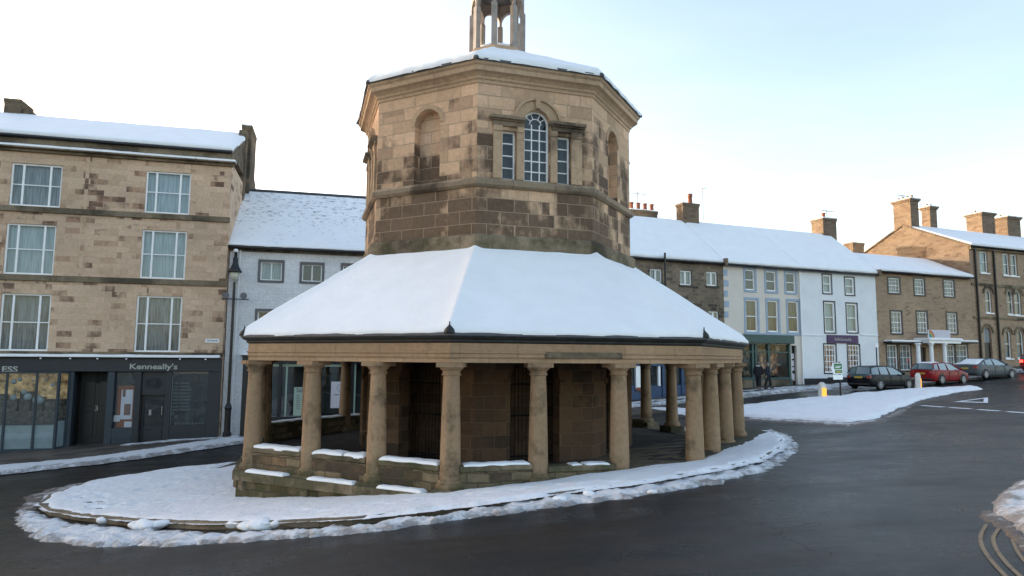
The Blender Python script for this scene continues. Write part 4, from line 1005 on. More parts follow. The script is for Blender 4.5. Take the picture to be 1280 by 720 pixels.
mb = MB(); mb.poly([FL.w(opL[0], -3.3, -.2), FL.w(opL[1], -3.3, -.2), FL.w(opL[1], -3.3, -1.3), FL.w(opL[0], -3.3, -1.3)]); mb.poly([FL.w(opL[0], zt, .1), FL.w(opL[1], zt, .1), FL.w(opL[1], zt, -1.3), FL.w(opL[0], zt, -1.3)]); mb.build('shop_ceiling', M['plaster'], LB, LB.location)
for (x, y, r) in ((17.5,477,.11),(25,474,.09),(35,496,.16),(48,500,.21),(17,497,.13),(57,475,.05),(42,476,.05),(66,481,.08),(30,490,.10)):
    p = FL.w(a_(x, y, .3), z_(x, y, .3), .3); mb = MB(); bm = bmesh.new(); bmesh.ops.create_icosphere(bm, subdivisions=3, radius=r)
    mb.add([v.co+p for v in bm.verts], [tuple(v.index for v in f.verts) for f in bm.faces]); bm.free(); mb.build('bauble', M['frost'], bay, LB.location, smooth=True)
# recessed door 3
part(FL, LB, 'pilaster', 'slateblue2', [(a_(87.5)-.05, a_(91)+.02, -4.625, zf0, -.3, .10), (a_(134)-.02, a_(139.5)+.09, -4.625, zf0, -.3, .10)], .01)
dr = part(FL, LB, 'door', 'navy', [(opD[0], opD[1], -4.625, zf0-.55, -.95, -.9), (opD[0]+.15, (opD[0]+opD[1])/2-.08, -3.750, -2.625, -.9, -.88), ((opD[0]+opD[1])/2+.08, opD[1]-.15, -3.750, -2.625, -.9, -.88), (opD[0]+.15, (opD[0]+opD[1])/2-.08, -2.375, -1.250, -.9, -.88), ((opD[0]+opD[1])/2+.08, opD[1]-.15, -2.375, -1.250, -.9, -.88)], .01)
text_mesh("3", .32, 'letter', 'door_number', FL.w(a_(121, 510, -.9), z_(121, 510.5, -.9), -.875), FL.u, FL.n, dr, LB.location, .01)
part(FL, LB, 'fanlight', 'darkcur', [(opD[0], opD[1], zf0-.54, zf0, -.93, -.9)])
part(FL, LB, 'recess_wall', 'navy', [(opD[0]-.04, opD[0], -4.625, zf0, -.9, -.2), (opD[1], opD[1]+.04, -4.625, zf0, -.9, -.2)])
# salon windows
r = opW1; w_ = window(FL, LB, r, fmat='slateblue2', back='darkcur', horiz=(), fw=.05, rec=.06, glass='glassd')
part(FL, LB, 'stallriser', 'slateblue2', [(a_(139.5)+.1, a_(171)-.11, -4.750, r[2], -.02, .06), (a_(141.5), a_(169), -3.3, r[2]-.12, .06, .075)], .01)
px = lambda x, y, o: (a_(x, y, o), z_(x, y, o))
def decal(F, root, x0, y0, x1, y1, off, mat, name, parent=None, th=.006):
    ax, az = F.px(x0, (y0+y1)/2, off)[0], F.px((x0+x1)/2, y1, off)[1]; bx, bz_ = F.px(x1, (y0+y1)/2, off)[0], F.px((x0+x1)/2, y0, off)[1]
    mb = MB(); F.box(mb, ax, bx, az, bz_, off-th, off); return mb.build(name, M[mat], parent or root, root.location)
po = decal(FL, LB, 146, 482, 170, 544, -.16, 'orange', 'poster_border')  # plain orange border round the poster sheet
decal(FL, LB, 151, 487, 165.5, 524, -.15, 'paper', 'poster_sheet', po); decal(FL, LB, 155, 505, 163, 519, -.14, 'photo', 'poster_figure', po); decal(FL, LB, 153.5, 487, 157, 496, -.14, 'photo', 'poster_figure', po)
decal(FL, LB, 142, 519, 150, 527, -.14, 'paper', 'window_card', po); decal(FL, LB, 155, 527, 164.5, 534, -.145, 'paper', 'window_card', po); decal(FL, LB, 140.5, 534, 168, 543, -.15, 'photo', 'goods', po)
part(FL, LB, 'pilaster', 'slateblue', [(a_(171)-.10, a_(175)+.02, -4.625, zf0, -.1, .09), (a_(207)-.02, a_(212)+.06, -4.625, zf0, -.1, .09), (a_(261)-.06, aR+.01, -4.625, zf0, -.02, .13)], .01)
zd = z_(190, 494); part(FL, LB, 'door_head', 'slateblue', [(opK[0], opK[1], zd, zf0, -.14, -.06)], .01)
mb = MB(); c = FL.w((opK[0]+opK[1])/2, (zd+zf0)/2, -.06); pts = [c+FL.u*math.cos(t*math.pi/12)*.36+Vector((0,0,1))*math.sin(t*math.pi/12)*.26 for t in range(24)]; mb.prism(pts, FL.n*.012); ov = mb.build('oval_light', M['darkcur'], LB, LB.location)
text_mesh("1", .22, 'etch', 'door_number', c+FL.n*.016+Vector((0,0,.03)), FL.u, FL.n, ov, LB.location, .004)
dk = part(FL, LB, 'shop_door', 'slateblue', [(opK[0], opK[0]+.14, -4.625, zd, -.32, -.26), (opK[1]-.14, opK[1], -4.625, zd, -.32, -.26), (opK[0]+.14, opK[1]-.14, zd-.12, zd, -.32, -.26), (opK[0]+.14, opK[1]-.14, -4.625, -3.438, -.32, -.26)], .01)
mb = MB(); FL.quad(mb, opK[0]+.14, opK[1]-.14, -3.438, zd-.12, -.29); mb.build('pane', M['glassd'], dk, LB.location); part(FL, LB, 'dark_backing', 'dark', [(opK[0], opK[1], -4.625, zd, -.6, -.55)], parent=dk)
decal(FL, LB, 186, 512, 189, 519, -.28, 'letter', 'opening_card', dk); part(FL, LB, 'handle', 'letter', [(opK[1]-.2, opK[1]-.17, -2.750, -2.375, -.25, -.22)], parent=dk)
w_ = window(FL, LB, opW2, fmat='frost', back='darkcur', horiz=(), fw=.045, rec=.03, glass='glassd')
part(FL, LB, 'stallriser', 'slateblue', [(a_(212), a_(261), -4.625, opW2[2]-.02, -.02, .06), (a_(214), a_(259), -3.2, opW2[2]-.14, .06, .075)], .01)
random.seed(11)
for i in range(9):      # lines of etched price list, too small to read
    c = FL.px(224, 479+i*4.2, 0); h = random.uniform(.35, .52); mb = MB(); FL.box(mb, c[0]-h, c[0]-.05, c[1]-.03, c[1]+.03, -.056, -.052); FL.box(mb, c[0]+.02, c[0]+h, c[1]-.03, c[1]+.03, -.056, -.052); mb.build('etched_line', M['etch'], w_, LB.location)
for y in (530, 537):
    for i in range(9):
        c = FL.px(219+i*4.3, y, 0); mb = MB(); FL.box(mb, c[0]-.05, c[0]+.05, c[1]-.07, c[1]+.07, -.056, -.052); mb.build('etched_line', M['etch'], w_, LB.location)
for x, y in ((217, 470), (222, 468), (215, 517), (220, 521), (251, 468), (247, 466), (164, 472), (167, 477)):
    mb = MB(); c = FL.w(a_(x, y), z_(x, y), -.05); 
    for i in range(5):
        t = i*2*math.pi/5; q = c+FL.u*math.cos(t)*.055+Vector((0,0,1))*math.sin(t)*.055; mb.prism([q+FL.u*math.cos(s*math.pi/4)*.045+Vector((0,0,1))*math.sin(s*math.pi/4)*.045 for s in range(8)], FL.n*.003)
    mb.build('etched_flower', M['etch'], w_, LB.location)
# street plate
pl = decal(FL, LB, 256.5, 423.5, 274, 428.2, .03, 'wframe', 'street_plate', th=.03); pc = FL.px(265.2, 425.9, .032)
text_mesh("THE BANK", .105, 'black', 'plate_lettering', FL.w(pc[0], pc[1], .033), FL.u, FL.n, pl, LB.location, .003, bold=.002)

# ---- white building behind the cross
def aw(x, y=500, o=0): return FW.px(x, y, o)[0]
def zw(x, y, o=0): return FW.px(x, y, o)[1]
WB = thing('white_house', FW.w(9, -3.3), 'white painted stone house with grey window surrounds behind the left of the cross', 'building')
we = zw(380, 314.5); a0 = aR+.04; a1 = aw(700, 320)  # house lengthened unseen behind the cross so it blocks the low sun
qs = [((322,324,356,354),'net'), ((374,327,406,355.5),'darkcur'), ((425,328.5,457,357),'creamcur'), ((476,331,508,359),'darkcur')]
lows = [((318,385.5,352,415),'creamcur'), ((371,387,403,416),'darkcur'), ((423,388,455,417),'darkcur'), ((475,389,507,418),'darkcur')]
ops = []
for q, bk in qs+lows: ops.append(tuple(FW.rect(q[0]+3.6, q[1]+3.6, q[2]-3.6, q[3]-3.6)))
zsh = zw(305, 444)
shopop = (aw(314), aw(530), zw(400, 520)-.0, zsh-.35); ops.append(shopop); drop = (aw(312.5,520)-.0, aw(313,520), -3, -2)
mb = bprop(FW, WB, a0, a1, -5.8, we, ops, 'whitebrick', 9.6); mb.build('wall', M['whitebrick'], WB, WB.location)
for (q, bk), r in zip(qs+lows, ops): window(FW, WB, r, back=bk, vert=(.5,), horiz=(), fw=.05, bar=.05, rec=.1, trim='greywood', trim_w=.12)
rzW = FW.px(390, 243, -4.8)[1]
roof(FW, WB, a0-.1, a1, we+.12, rzW, 4.8, over=.35, gable='whitebrick', snow='snow_thin', dep=9.6, nu=40, th=.07, jag=.05, sn_amp=.03, snow_top=.03)
part(FW, WB, 'eaves_board', 'terr_trim', [(a0, a1, we-.12, we+.0, 0, .12)], .01)
sh = part(FW, WB, 'shopfront', 'navy', [(aw(301), a1, zsh-.38, zsh-.04, 0, .14), (aw(302), aw(312), -5.2, zsh-.36, 0, .12), (aw(312), a1, -5.4, shopop[2], 0, .08), (aw(347), aw(351), -5.2, zsh-.38, -.1, .1), (aw(436), aw(441), -5.2, zsh-.38, -.1, .1)], .01)
part(FW, WB, 'ledge', 'navy', [(aw(299), a1, zsh-.04, zsh+.02, 0, .28)], .01)
sb = MB(); snow_sheet(sb, FW.w(aw(299), zsh+.02, .28), FW.w(a1, zsh+.02, .28), FW.w(a1, zsh+.02, 0), FW.w(aw(299), zsh+.02, 0), 30, 3, .07, .02, .05, .02, 2); sb.build('ledge_snow', M['snow'], WB, WB.location, smooth=True)
mb = MB(); FW.quad(mb, shopop[0], shopop[1], shopop[2], shopop[3], -.08); mb.build('pane', M['glassd'], sh, WB.location)
mb = MB(); FW.quad(mb, shopop[0], shopop[1], shopop[2], shopop[3], -1.2); mb.build('dark_backing', M['darkcur'], sh, WB.location)
part(FW, WB, 'mint_frame', 'papergreen', [(aw(356, 500), aw(358, 500), shopop[2], shopop[3], -.07, -.03), (shopop[0], aw(436), shopop[3]-.18, shopop[3]-.08, -.07, -.03), (aw(442), aw(444), shopop[2], shopop[3], -.07, -.03)], 0, sh)
p1 = decal(FW, WB, 367, 484, 387, 519.5, -.04, 'papergreen', 'notice_poster'); c = FW.px(377, 488, -.03)
text_mesh("Saks", .28, 'print', 'poster_lettering', FW.w(c[0], c[1], -.035), FW.u, FW.n, p1, WB.location, .003, bold=.004)
for i in range(8):
    for dx in (-.17, .17):
        c = FW.px(377, 494+i*2.3, -.03); mb = MB(); FW.box(mb, c[0]+dx-.09, c[0]+dx+.09, c[1]-.015, c[1]+.012, -.04, -.035); mb.build('printed_line', M['print'], p1, WB.location)
p2 = decal(FW, WB, 413.5, 477, 437, 510, -.04, 'paper', 'pale_poster'); c = FW.px(425, 484.5, -.03)
mb = MB(); mb.tube([FW.w(c[0]+.13*math.cos(t*math.pi/8), c[1]+.17*math.sin(t*math.pi/8), -.035) for t in range(17)], .008, 5); mb.build('printed_emblem', M['print'], p2, WB.location)
c = FW.px(425, 493.5, -.03); mb = MB(); FW.box(mb, c[0]-.3, c[0]-.04, c[1]-.02, c[1]+.02, -.04, -.035); FW.box(mb, c[0]+.04, c[0]+.3, c[1]-.02, c[1]+.02, -.04, -.035); mb.build('printed_line', M['print'], p2, WB.location)
mb = MB(); mb.tube([FW.w(aw(292), we-.1, .12), FW.w(aw(288,540), -4.3, .12)], .05, 8); mb.build('downpipe', M['white'], WB, WB.location)

# ---- lamp post
lb = FW.w(aw(283.5, 545, .55), 0, .55); gz = hz(lb.x, lb.y)+.1
LP = thing('street_lamp', (lb.x, lb.y, gz), 'black iron lamp post with lantern and two floodlights before the white house', 'street lamp')
lo = LP.location; px_, py_ = lb.x, lb.y
def zl(y): return pyat(285, y, px_, py_)
mb = MB(); mb.lathe((px_, py_, 0), [(.19, gz), (.19, gz+.18), (.14, gz+.25), (.14, zl(512)), (.17, zl(510)), (.12, zl(506)), (.07, zl(503)), (.057, zl(352))], 14); mb.build('post', M['iron'], LP, lo, smooth=False)
zz = zl(350); mb = MB(); mb.lathe((px_, py_, 0), [(.06, zz), (.13, zz+.05), (.19, zz+.18), (.22, zz+.38)], 12); 
m_, N, L, b = nodes('milky_glass'); b.inputs['Base Color'].default_value = (.55,.55,.45,1); b.inputs['Roughness'].default_value = .3; M['milk'] = m_
mb.build('lantern_glass', M['milk'], LP, lo, smooth=True)
mb = MB(); mb.lathe((px_, py_, 0), [(.32, zz+.38), (.33, zz+.41), (.20, zz+.62), (.12, zz+.82), (.12, zz+1.06), (.08, zz+1.1), (.06, zz+1.35)], 12); cap = mb.build('lantern_cap', M['iron'], LP, lo, smooth=True)
mb = MB(); mb.lathe((px_, py_, 0), [(.09, zz+1.36), (.12, zz+1.42), (.08, zz+1.5), (.01, zz+1.52)], 10); mb.build('snow_cap', M['snow'], cap, lo, smooth=True)
za = zl(373.5); A = FW.u; P = Vector((px_, py_, za)); mb = MB(); mb.tube([P-A*.52, P+A*.68], .025, 8); mb.build('crossarm', M['iron'], LP, lo)
for s in (-.35, .45):
    c = P+A*s+Vector((0,0,.16)); mb = MB(); mb.tube([c-FW.n*.12, c+FW.n*.10], [.12, .16], 14); mb.build('floodlight', M['greywood'], LP, lo)
# ------------------------------------------------------------------ far terrace
def ar(x, y=430, o=0): return FR.px(x, y, o)[0]
def zr(x, y, o=0): return FR.px(x, y, o)[1]
ROF = 4.5
bnd = [aw0 for aw0 in (ar(770, 400), ar(905.5, 400), ar(1001, 400), ar(1096.5, 400), ar(1216.5, 400))]
def wrow(root, spec, **kw):
    out = []
    for q in spec: out.append(tuple(FR.rect(*q)))
    return out
# -- grey stone house
GH = thing('grey_stone_house', FR.w((bnd[0]+bnd[1])/2, -2.6), 'dark grey stone house with blue shopfront beyond the right columns of the cross', 'building')
we = zr(850, 326.5, .3); r1 = wrow(GH, [(812.5,336,828,353),(850,338,865,356.5),(883,339.5,897,357.5),(776,335,792,352)])
r2 = wrow(GH, [(886,389,899,412),(812.5,385,828,408),(850,387,865,410)])
shp = (ar(779, 480), ar(898, 470), -2.4, -.35)
mb = bprop(FR, GH, bnd[0]-4.5, bnd[1]-.01, -4.2, we, r1+r2+[shp], 'greystone', 9); mb.build('wall', M['greystone'], GH, GH.location)
for q in r1: window(FR, GH, q, back='netw', vert=((.5,.12),), horiz=(), fw=.10, rec=.12, sill='black')
for q in r2: window(FR, GH, q, back='netw', vert=((.5,.12),), horiz=(), fw=.10, rec=.12, sill='black')
roof(FR, GH, bnd[0]-4.5, bnd[1]-.15, we+.12, zr(830, 275, -ROF), ROF, gable='greystone', nu=20, th=.16)
sh = part(FR, GH, 'shopfront', 'bluepaint', [(shp[0]-.1, shp[1]+.3, -.5, .15, 0, .2)] + [(shp[0]+i*(shp[1]-shp[0])/5-.09, shp[0]+i*(shp[1]-shp[0])/5+.09, -3.4, -.5, -.1, .12) for i in range(6)] + [(shp[0], shp[1], -3.5, -1.75, -.1, .06)], .01)
mb = MB(); FR.quad(mb, shp[0], shp[1], -1.75, -.5, -.05); mb.build('pane', M['glass'], sh, GH.location)
mb = MB(); FR.quad(mb, shp[0], shp[1], -2.4, -.3, -1); mb.build('dark_backing', M['darkcur'], sh, GH.location)
part(FR, GH, 'window_post', 'wframe', [(ar(793.5, 465), ar(799, 465), -2.0, -.5, -.04, .14), (ar(821.5, 465), ar(824, 465), -1.8, -.5, -.04, .14)], 0, sh)
part(FR, GH, 'red_sign', 'orange', [(ar(794, 480), ar(804, 480), -2.1, -1.88, .13, .2)], .02, sh)
vp = MB(); p = FR.w(ar(831.5, 340, .5), 0, .5); vp.tube([(p.x, p.y, pyat(831, 395, p.x, p.y)), (p.x, p.y, pyat(831, 316, p.x, p.y))], .07, 8); vp.build('vent_pipe', M['iron'], GH, GH.location)
zc0 = zr(866, 286, -ROF)
chimney(FR, GH, ar(854, 268, -ROF+.4), ar(874, 268, -ROF+.4), zc0-2.0, zr(865, 254, -ROF+.4), -ROF-.5, -ROF+.4, 'gable', pots=0, cap=.06, snow=False)
p = FR.w(ar(862.5, 250, -ROF), zr(863, 254, -ROF), -ROF); mb = MB(); mb.lathe(p, [(.22, -.1), (.19, 0), (.16, .45), (.2, .5), (.2, .72)], 12); mb.build('chimney_pot', M['pot'], GH, GH.location, smooth=True)
mb = MB(); q = FR.w(ar(879, 270, -ROF), zr(879, 260, -ROF), -ROF); mb.tube([q-Vector((0,0,1)), q+Vector((0,0,1.6))], .025, 6); mb.tube([q+Vector((0,0,1.55)), q+Vector((0,0,1.65))+FR.u*.5], .02, 5); mb.build('aerial', M['greywood'], GH, GH.location)
for (x0, x1, yt, yb) in ((788, 822, 262, 274),):
    chimney(FR, GH, ar(x0, 268, -ROF-1.5), ar(x1, 268, -ROF-1.5), zr(800, 285, -ROF-1.5)-1, zr(800, yt, -ROF-1.5), -ROF-2.2, -ROF-1.5, 'chim', pots=4, potmat='pot', cap=.05, poth=.6, potr=.17)
# -- cream house
CH = thing('cream_house', FR.w((bnd[1]+bnd[2])/2, -2.0), 'cream rendered house with pale blue window surrounds above a dark green shop', 'building')
ze = zr(950, 333.5, .3)-.0
c1 = wrow(CH, [(931.5,337,943.5,362.5),(957.5,339,970,364),(982.5,341,994.5,365.5)])
c2 = wrow(CH, [(932.5,374.5,947,414.5),(959.5,375.5,973,415),(985,376.5,998.5,415.5)])
gs = (ar(914), ar(987.5), zr(950, 473), zr(950, 430)); gd = (ar(989), ar(995.5), -3.2, zr(992, 432))
mb = bprop(FR, CH, bnd[1], bnd[2]-.01, -3.6, ze, c1+c2+[gs, gd], 'cream', 9); mb.build('wall', M['cream'], CH, CH.location)
for q in c1: window(FR, CH, q, back='darkcur', horiz=((.5,.06),), fw=.09, rec=.08, trim='lblue', trim_w=.16)
for q in c2: window(FR, CH, q, back='creamcur', horiz=((.48,.06),), fw=.10, rec=.08, trim='lblue', trim_w=.16)
for i in range(5):
    z = zr(908, 341+i*13, 0); part(FR, CH, 'quoin', 'lblue', [(bnd[1]+.02, bnd[1]+(.42 if i % 2 else .34), z-.22, z+.22, -.01, .025)], .005)
part(FR, CH, 'string_course', 'lblue', [(ar(930), bnd[2], zr(950, 417.5)-.05, zr(950, 417.5)+.06, 0, .06)])
part(FR, CH, 'fascia', 'green', [(ar(915), ar(989), zr(950, 429), zr(950, 418.8), 0, .35)], .02)
sh = part(FR, CH, 'shopfront', 'green', [(ar(x)-.09, ar(x)+.09, -3, zr(x, 430), -.12, .08) for x in (916, 940, 944, 960, 986)] + [(ar(915), ar(987), zr(950, 440)-.05, zr(950, 440)+.05, -.1, .06), (ar(915), ar(987), zr(950, 474)-.03, zr(950, 474)+.12, -.1, .09)], .01)
part(FR, CH, 'stallriser', 'terr_trim', [(ar(915), ar(989), -3.2, zr(950, 474.5), -.02, .06)], .01)
mb = MB(); FR.quad(mb, gs[0], gs[1], gs[2], gs[3], -.06); mb.build('pane', M['glass'], sh, CH.location)
mb = MB(); FR.quad(mb, gs[0], gs[1], gs[2]-.3, gs[3], -1.6); mb.build('shop_backing', M['stock2'], sh, CH.location)
mb = MB(); random.seed(3)
for i in range(22): 
    a = random.uniform(gs[0]+.2, gs[1]-.4); z = random.uniform(gs[2], gs[3]-.5); FR.box(mb, a, a+random.uniform(.15,.5), z, z+random.uniform(.1,.4), -1.5+i*.04, -1.2+i*.04)
mb.build('goods', M['stock'], sh, CH.location)
m, N, L, b = nodes('warm_display'); b.inputs['Base Color'].default_value = (.45,.3,.16,1); b.inputs['Emission Color'].default_value = (.9,.5,.2,1); b.inputs['Emission Strength'].default_value = .06; M['warmdisp'] = m; _nz = noi(N, L, geo_pos(N), 3.0, 4, .7); _r = ramp(N, [(.40, (.03,.025,.025)), (.52, (.22,.10,.05)), (.60, (.45,.24,.10)), (.68, (.35,.33,.32))]); L.new(_nz, _r.inputs[0]); L.new(_r.outputs[0], b.inputs['Base Color']); L.new(_r.outputs[0], b.inputs['Emission Color'])
mb = MB(); FR.quad(mb, ar(962), ar(985), zr(970, 470), zr(970, 441), -1.1); mb.build('lit_display', M['warmdisp'], sh, CH.location)
dr = part(FR, CH, 'door', 'navy', [(gd[0], gd[1], gd[2], gd[3], -.3, -.24)]); mb = MB()
for y0, y1 in ((442,448.5),(450.5,457.5),(459,463.5),(467,476)): FR.box(mb, gd[0]+.08, gd[1]-.05, zr(992, y1), zr(992, y0), -.24, -.225)
mb.build('notice', M['paper'], dr, CH.location)
roof(FR, CH, bnd[1]-.14, bnd[2], ze+.10, zr(945, 286, -ROF), ROF, gable=None, nu=20, th=.16)
mb = MB(); mb.tube([FR.w(bnd[2]-.05, ze-.1, .1), FR.w(bnd[2]-.05, -2.2, .1)], .05, 8); mb.build('downpipe', M['wframe'], CH, CH.location)
# -- white house
WH = thing('white_terrace_house', FR.w((bnd[2]+bnd[3])/2, -1.8), 'bright white rendered house with black window surrounds and a purple sign', 'building')
w1 = wrow(WH, [(1028.5,343.5,1039,366.5),(1056.5,347,1067.5,368.5)]); w2 = wrow(WH, [(1030.5,377.5,1043.5,415.5),(1058.5,379.5,1071.5,415.5)])
w3 = wrow(WH, [(1030.5,430.5,1045,466),(1060,431,1074.5,464)])
mb = bprop(FR, WH, bnd[2], bnd[3]-.01, -3.2, ze, w1+w2+w3, 'white', 9); mb.build('wall', M['white'], WH, WH.location)
for q in w1+w2: window(FR, WH, q, back='net', horiz=((.5,.07),), fw=.12, rec=.05, trim='black', trim_w=.09)
for q in w3: window(FR, WH, q, back='warmdisp', vert=(.25,.5,.75), horiz=(.2,.4,.6,.8), fw=.10, bar=.05, rec=.05, trim='black', trim_w=.09)
sg = part(FR, WH, 'shop_sign', 'purple', [(ar(1033.5), ar(1072), zr(1052, 429), zr(1052, 419), .0, .10)], .01)
text_mesh("REYTO LAN", .30, 'letter', 'sign_lettering', FR.w(ar(1052), zr(1052, 424), .104), FR.u, FR.n, sg, WH.location, .008, bold=.004, xs=1.15) if False else None
mb = MB(); random.seed(5); x = ar(1042.5)
for i in range(9):
    ww = random.uniform(.10, .17); hh = random.choice((.14, .20, .22)); FR.box(mb, x, x+ww*.35, zr(1052, 424)-.1, zr(1052, 424)-.1+hh, .101, .108); FR.box(mb, x+ww*.36, x+ww, zr(1052, 424)-.1, zr(1052, 424)-.04, .101, .108); x += ww+.05
mb.build('sign_lettering', M['letter'], sg, WH.location)
part(FR, WH, 'plinth', 'black', [(bnd[2]+.05, ar(1033), -3.2, zr(1015, 473), 0, .05), (ar(1033), bnd[3]-.02, -3.2, zr(1060, 471.5), 0, .05)], .005)
part(FR, WH, 'string_course', 'white', [(bnd[2], ar(1030), zr(1015, 419)-.04, zr(1015, 419)+.04, 0, .05), (ar(1076), bnd[3], zr(1085, 419)-.04, zr(1085, 419)+.04, 0, .05)])
roof(FR, WH, bnd[2], bnd[3]+.12, ze+.10, zr(945, 286, -ROF), ROF, gable='white', nu=20, th=.16)
chimney(FR, WH, ar(1029.5, 290, -ROF+.4), ar(1046, 290, -ROF+.4), zr(1040, 300, -ROF)-1.6, zr(1040, 274.5, -ROF), -ROF-.9, -ROF+.4, 'gable', pots=1, potmat='pot', cap=.06, poth=.55, potr=.16)
# -- brown house
BH = thing('brown_stone_house', FR.w((bnd[3]+bnd[4])/2, -1.3), 'brown stone house with nine black framed sash windows and a white columned porch', 'building')
zb_e = zr(1150, 343, .3)
b1 = wrow(BH, [(1110.5,347.5,1124.5,366),(1143,348.5,1155.5,368.5),(1180,350.5,1192.5,370.5)]); b2 = wrow(BH, [(1114,389.5,1127,416.5),(1146.5,390,1159,416.5),(1184,391.5,1196,416.5)])
bay1 = wrow(BH, [(1109,431,1121.5,463),(1125,431,1138.5,463)]); bay2 = wrow(BH, [(1182,431,1193,460),(1195.5,431,1209.5,460)]); bdo = wrow(BH, [(1150,434,1158,466)])
mb = bprop(FR, BH, bnd[3], bnd[4], -3, zb_e, b1+b2+bay1+bay2+bdo, 'brown', 9); mb.build('wall', M['brown'], BH, BH.location)
for q in b1+b2: window(FR, BH, q, back='netw', vert=(.33,.67), horiz=(.25,(.5,.05),.75), fw=.07, bar=.03, rec=.05, trim='black', trim_w=.13)
for q in bay1+bay2: window(FR, BH, q, back='netw', vert=(.33,.67), horiz=(.25,(.5,.05),.75), fw=.08, bar=.03, rec=.03, trim='black', trim_w=.10)
for x0, x1, y in ((1104.5, 1142, 427.5), (1180, 1212, 427.5)):
    hd = part(FR, BH, 'bay_hood', 'black', [(ar(x0), ar(x1), zr(x0, y+1.5), zr(x0, y-1.2), 0, .75)], .02)
    sb = MB(); zt_ = zr(x0, y-1.2); snow_sheet(sb, FR.w(ar(x0), zt_, .76), FR.w(ar(x1), zt_, .76), FR.w(ar(x1), zt_, 0), FR.w(ar(x0), zt_, 0), 8, 3, .09, .03, .1, .02, 2); sb.build('hood_snow', M['snow'], hd, BH.location, smooth=True)
dq = bdo[0]; part(FR, BH, 'door', 'black', [(dq[0], dq[1], dq[2], dq[3], -.18, -.14), (dq[0]+.1, dq[1]-.1, dq[2]+.3, dq[3]-.5, -.14, -.125)])
pr = part(FR, BH, 'porch_roof', 'wframe', [(ar(1143), ar(1182), zr(1162, 429.5), zr(1162, 426), 0, 1.3), (ar(1142), ar(1183), zr(1162, 426)+.001, zr(1162, 424.5), 0, 1.4)], .01)
sb = MB(); zt_ = zr(1162, 424.5); snow_sheet(sb, FR.w(ar(1142), zt_, 1.4), FR.w(ar(1183), zt_, 1.4), FR.w(ar(1183), zt_, 0), FR.w(ar(1142), zt_, 0), 8, 4, .10, .03, .1, .02, 2); sb.build('porch_snow', M['snow'], pr, BH.location, smooth=True)
for x in (1148, 1164.5, 1181):
    p = FR.w(ar(x, 445, 1.1), 0, 1.1); mb = MB(); zz0 = hz(p.x, p.y)+.1; zz1 = zr(1162, 429.5)
    mb.lathe((p.x, p.y, 0), [(.24, zz0), (.24, zz0+.15), (.17, zz0+.2), (.145, zz1-.2), (.22, zz1-.1), (.22, zz1)], 16); mb.build('porch_column', M['wframe'], BH, BH.location, auto=35)
bn = part(FR, BH, 'banner', 'paper', [(ar(1160, 418, 1.3), ar(1188, 418, 1.3), zr(1174, 424, 1.3), zr(1174, 412.5, 1.3), 1.27, 1.3)])
for i, (nm, c) in enumerate((('pink_stripe', (.5,.15,.12)), ('yellow_stripe', (.5,.36,.10)), ('green_stripe', (.16,.36,.18)), ('sky_blue_stripe', (.12,.30,.45)))):
    M[nm] = plain(nm, c, .8, .1); mb = MB(); c0_ = FR.w(ar(1161.5, 423, 1.3), zr(1163, 423, 1.3)+.04, 1.303); r1_ = .62-.13*i; n = 8
    arcp = [(math.pi/2)*k/n for k in range(n+1)]
    pts = [c0_+FR.u*math.cos(t)*r1_+Vector((0,0,1))*math.sin(t)*r1_ for t in arcp] + [c0_+FR.u*math.cos(t)*(r1_-.12)+Vector((0,0,1))*math.sin(t)*(r1_-.12) for t in reversed(arcp)]
    mb.prism(pts, FR.n*.004); mb.build('rainbow_band', M[nm], bn, BH.location)
roof(FR, BH, bnd[3]+.13, bnd[4]-.02, zb_e+.1, zr(1120, 322, -4.0), 4.0, gable=None, nu=20, th=.16)
chimney(FR, BH, ar(1066, 305, -ROF-4), ar(1080, 305, -ROF-4), zr(1070, 330, -ROF-4), zr(1070, 303, -ROF-4), -ROF-5, -ROF-4, 'gable', pots=0, cap=.05, snow=False)
# -- tall gabled building
TB = thing('tall_gabled_building', FR.w(bnd[4]+6, -1), 'tall brown stone building with warm lit gable, arched windows and four chimneys at far right', 'building')
a0 = bnd[4]+.02; a1 = a0+34; DT = 12; te = zr(1222, 309, 0)
t1 = wrow(TB, [(1224.5,314,1235,341),(1253.5,317,1262,344),(1263.5,318,1272,345)]); t2 = wrow(TB, [(1231.5,361,1240,391),(1259,362,1267,393),(1268.5,363,1277,394)])
t3 = wrow(TB, [(1230.5,409,1240,450),(1256,412,1264.5,448),(1271,412,1280,448)])
extra = [(q[0]+d, q[1]+d, q[2], q[3]) for d in (5.5, 11, 16.5) for q in (t1[1], t1[2], t2[1], t2[2], t3[1], t3[2])]
mb = bprop(FR, TB, a0, a1, -3, te, [tuple(q) for q in t1]+[q+('arch',) for q in t2+t3]+extra, 'brown', DT); mb.build('wall', M['gable'] if 0 else M['brown'], TB, TB.location)
for q in t1+extra: window(FR, TB, q, back='net', vert=(), horiz=((.5,.06),), fw=.10, rec=.12, sill='wframe')
for q in t2+t3[1:]: window(FR, TB, q, back='netw', vert=(), horiz=((.5,.06),), fw=.09, rec=.12, arch=True, sill='wframe')
q = t3[0]; part(FR, TB, 'door', 'navy', [(q[0], q[1], q[2], q[3]-1.3, -.2, -.15)]); part(FR, TB, 'fanlight', 'netw', [(q[0], q[1], q[3]-1.29, q[3], -.2, -.17)])
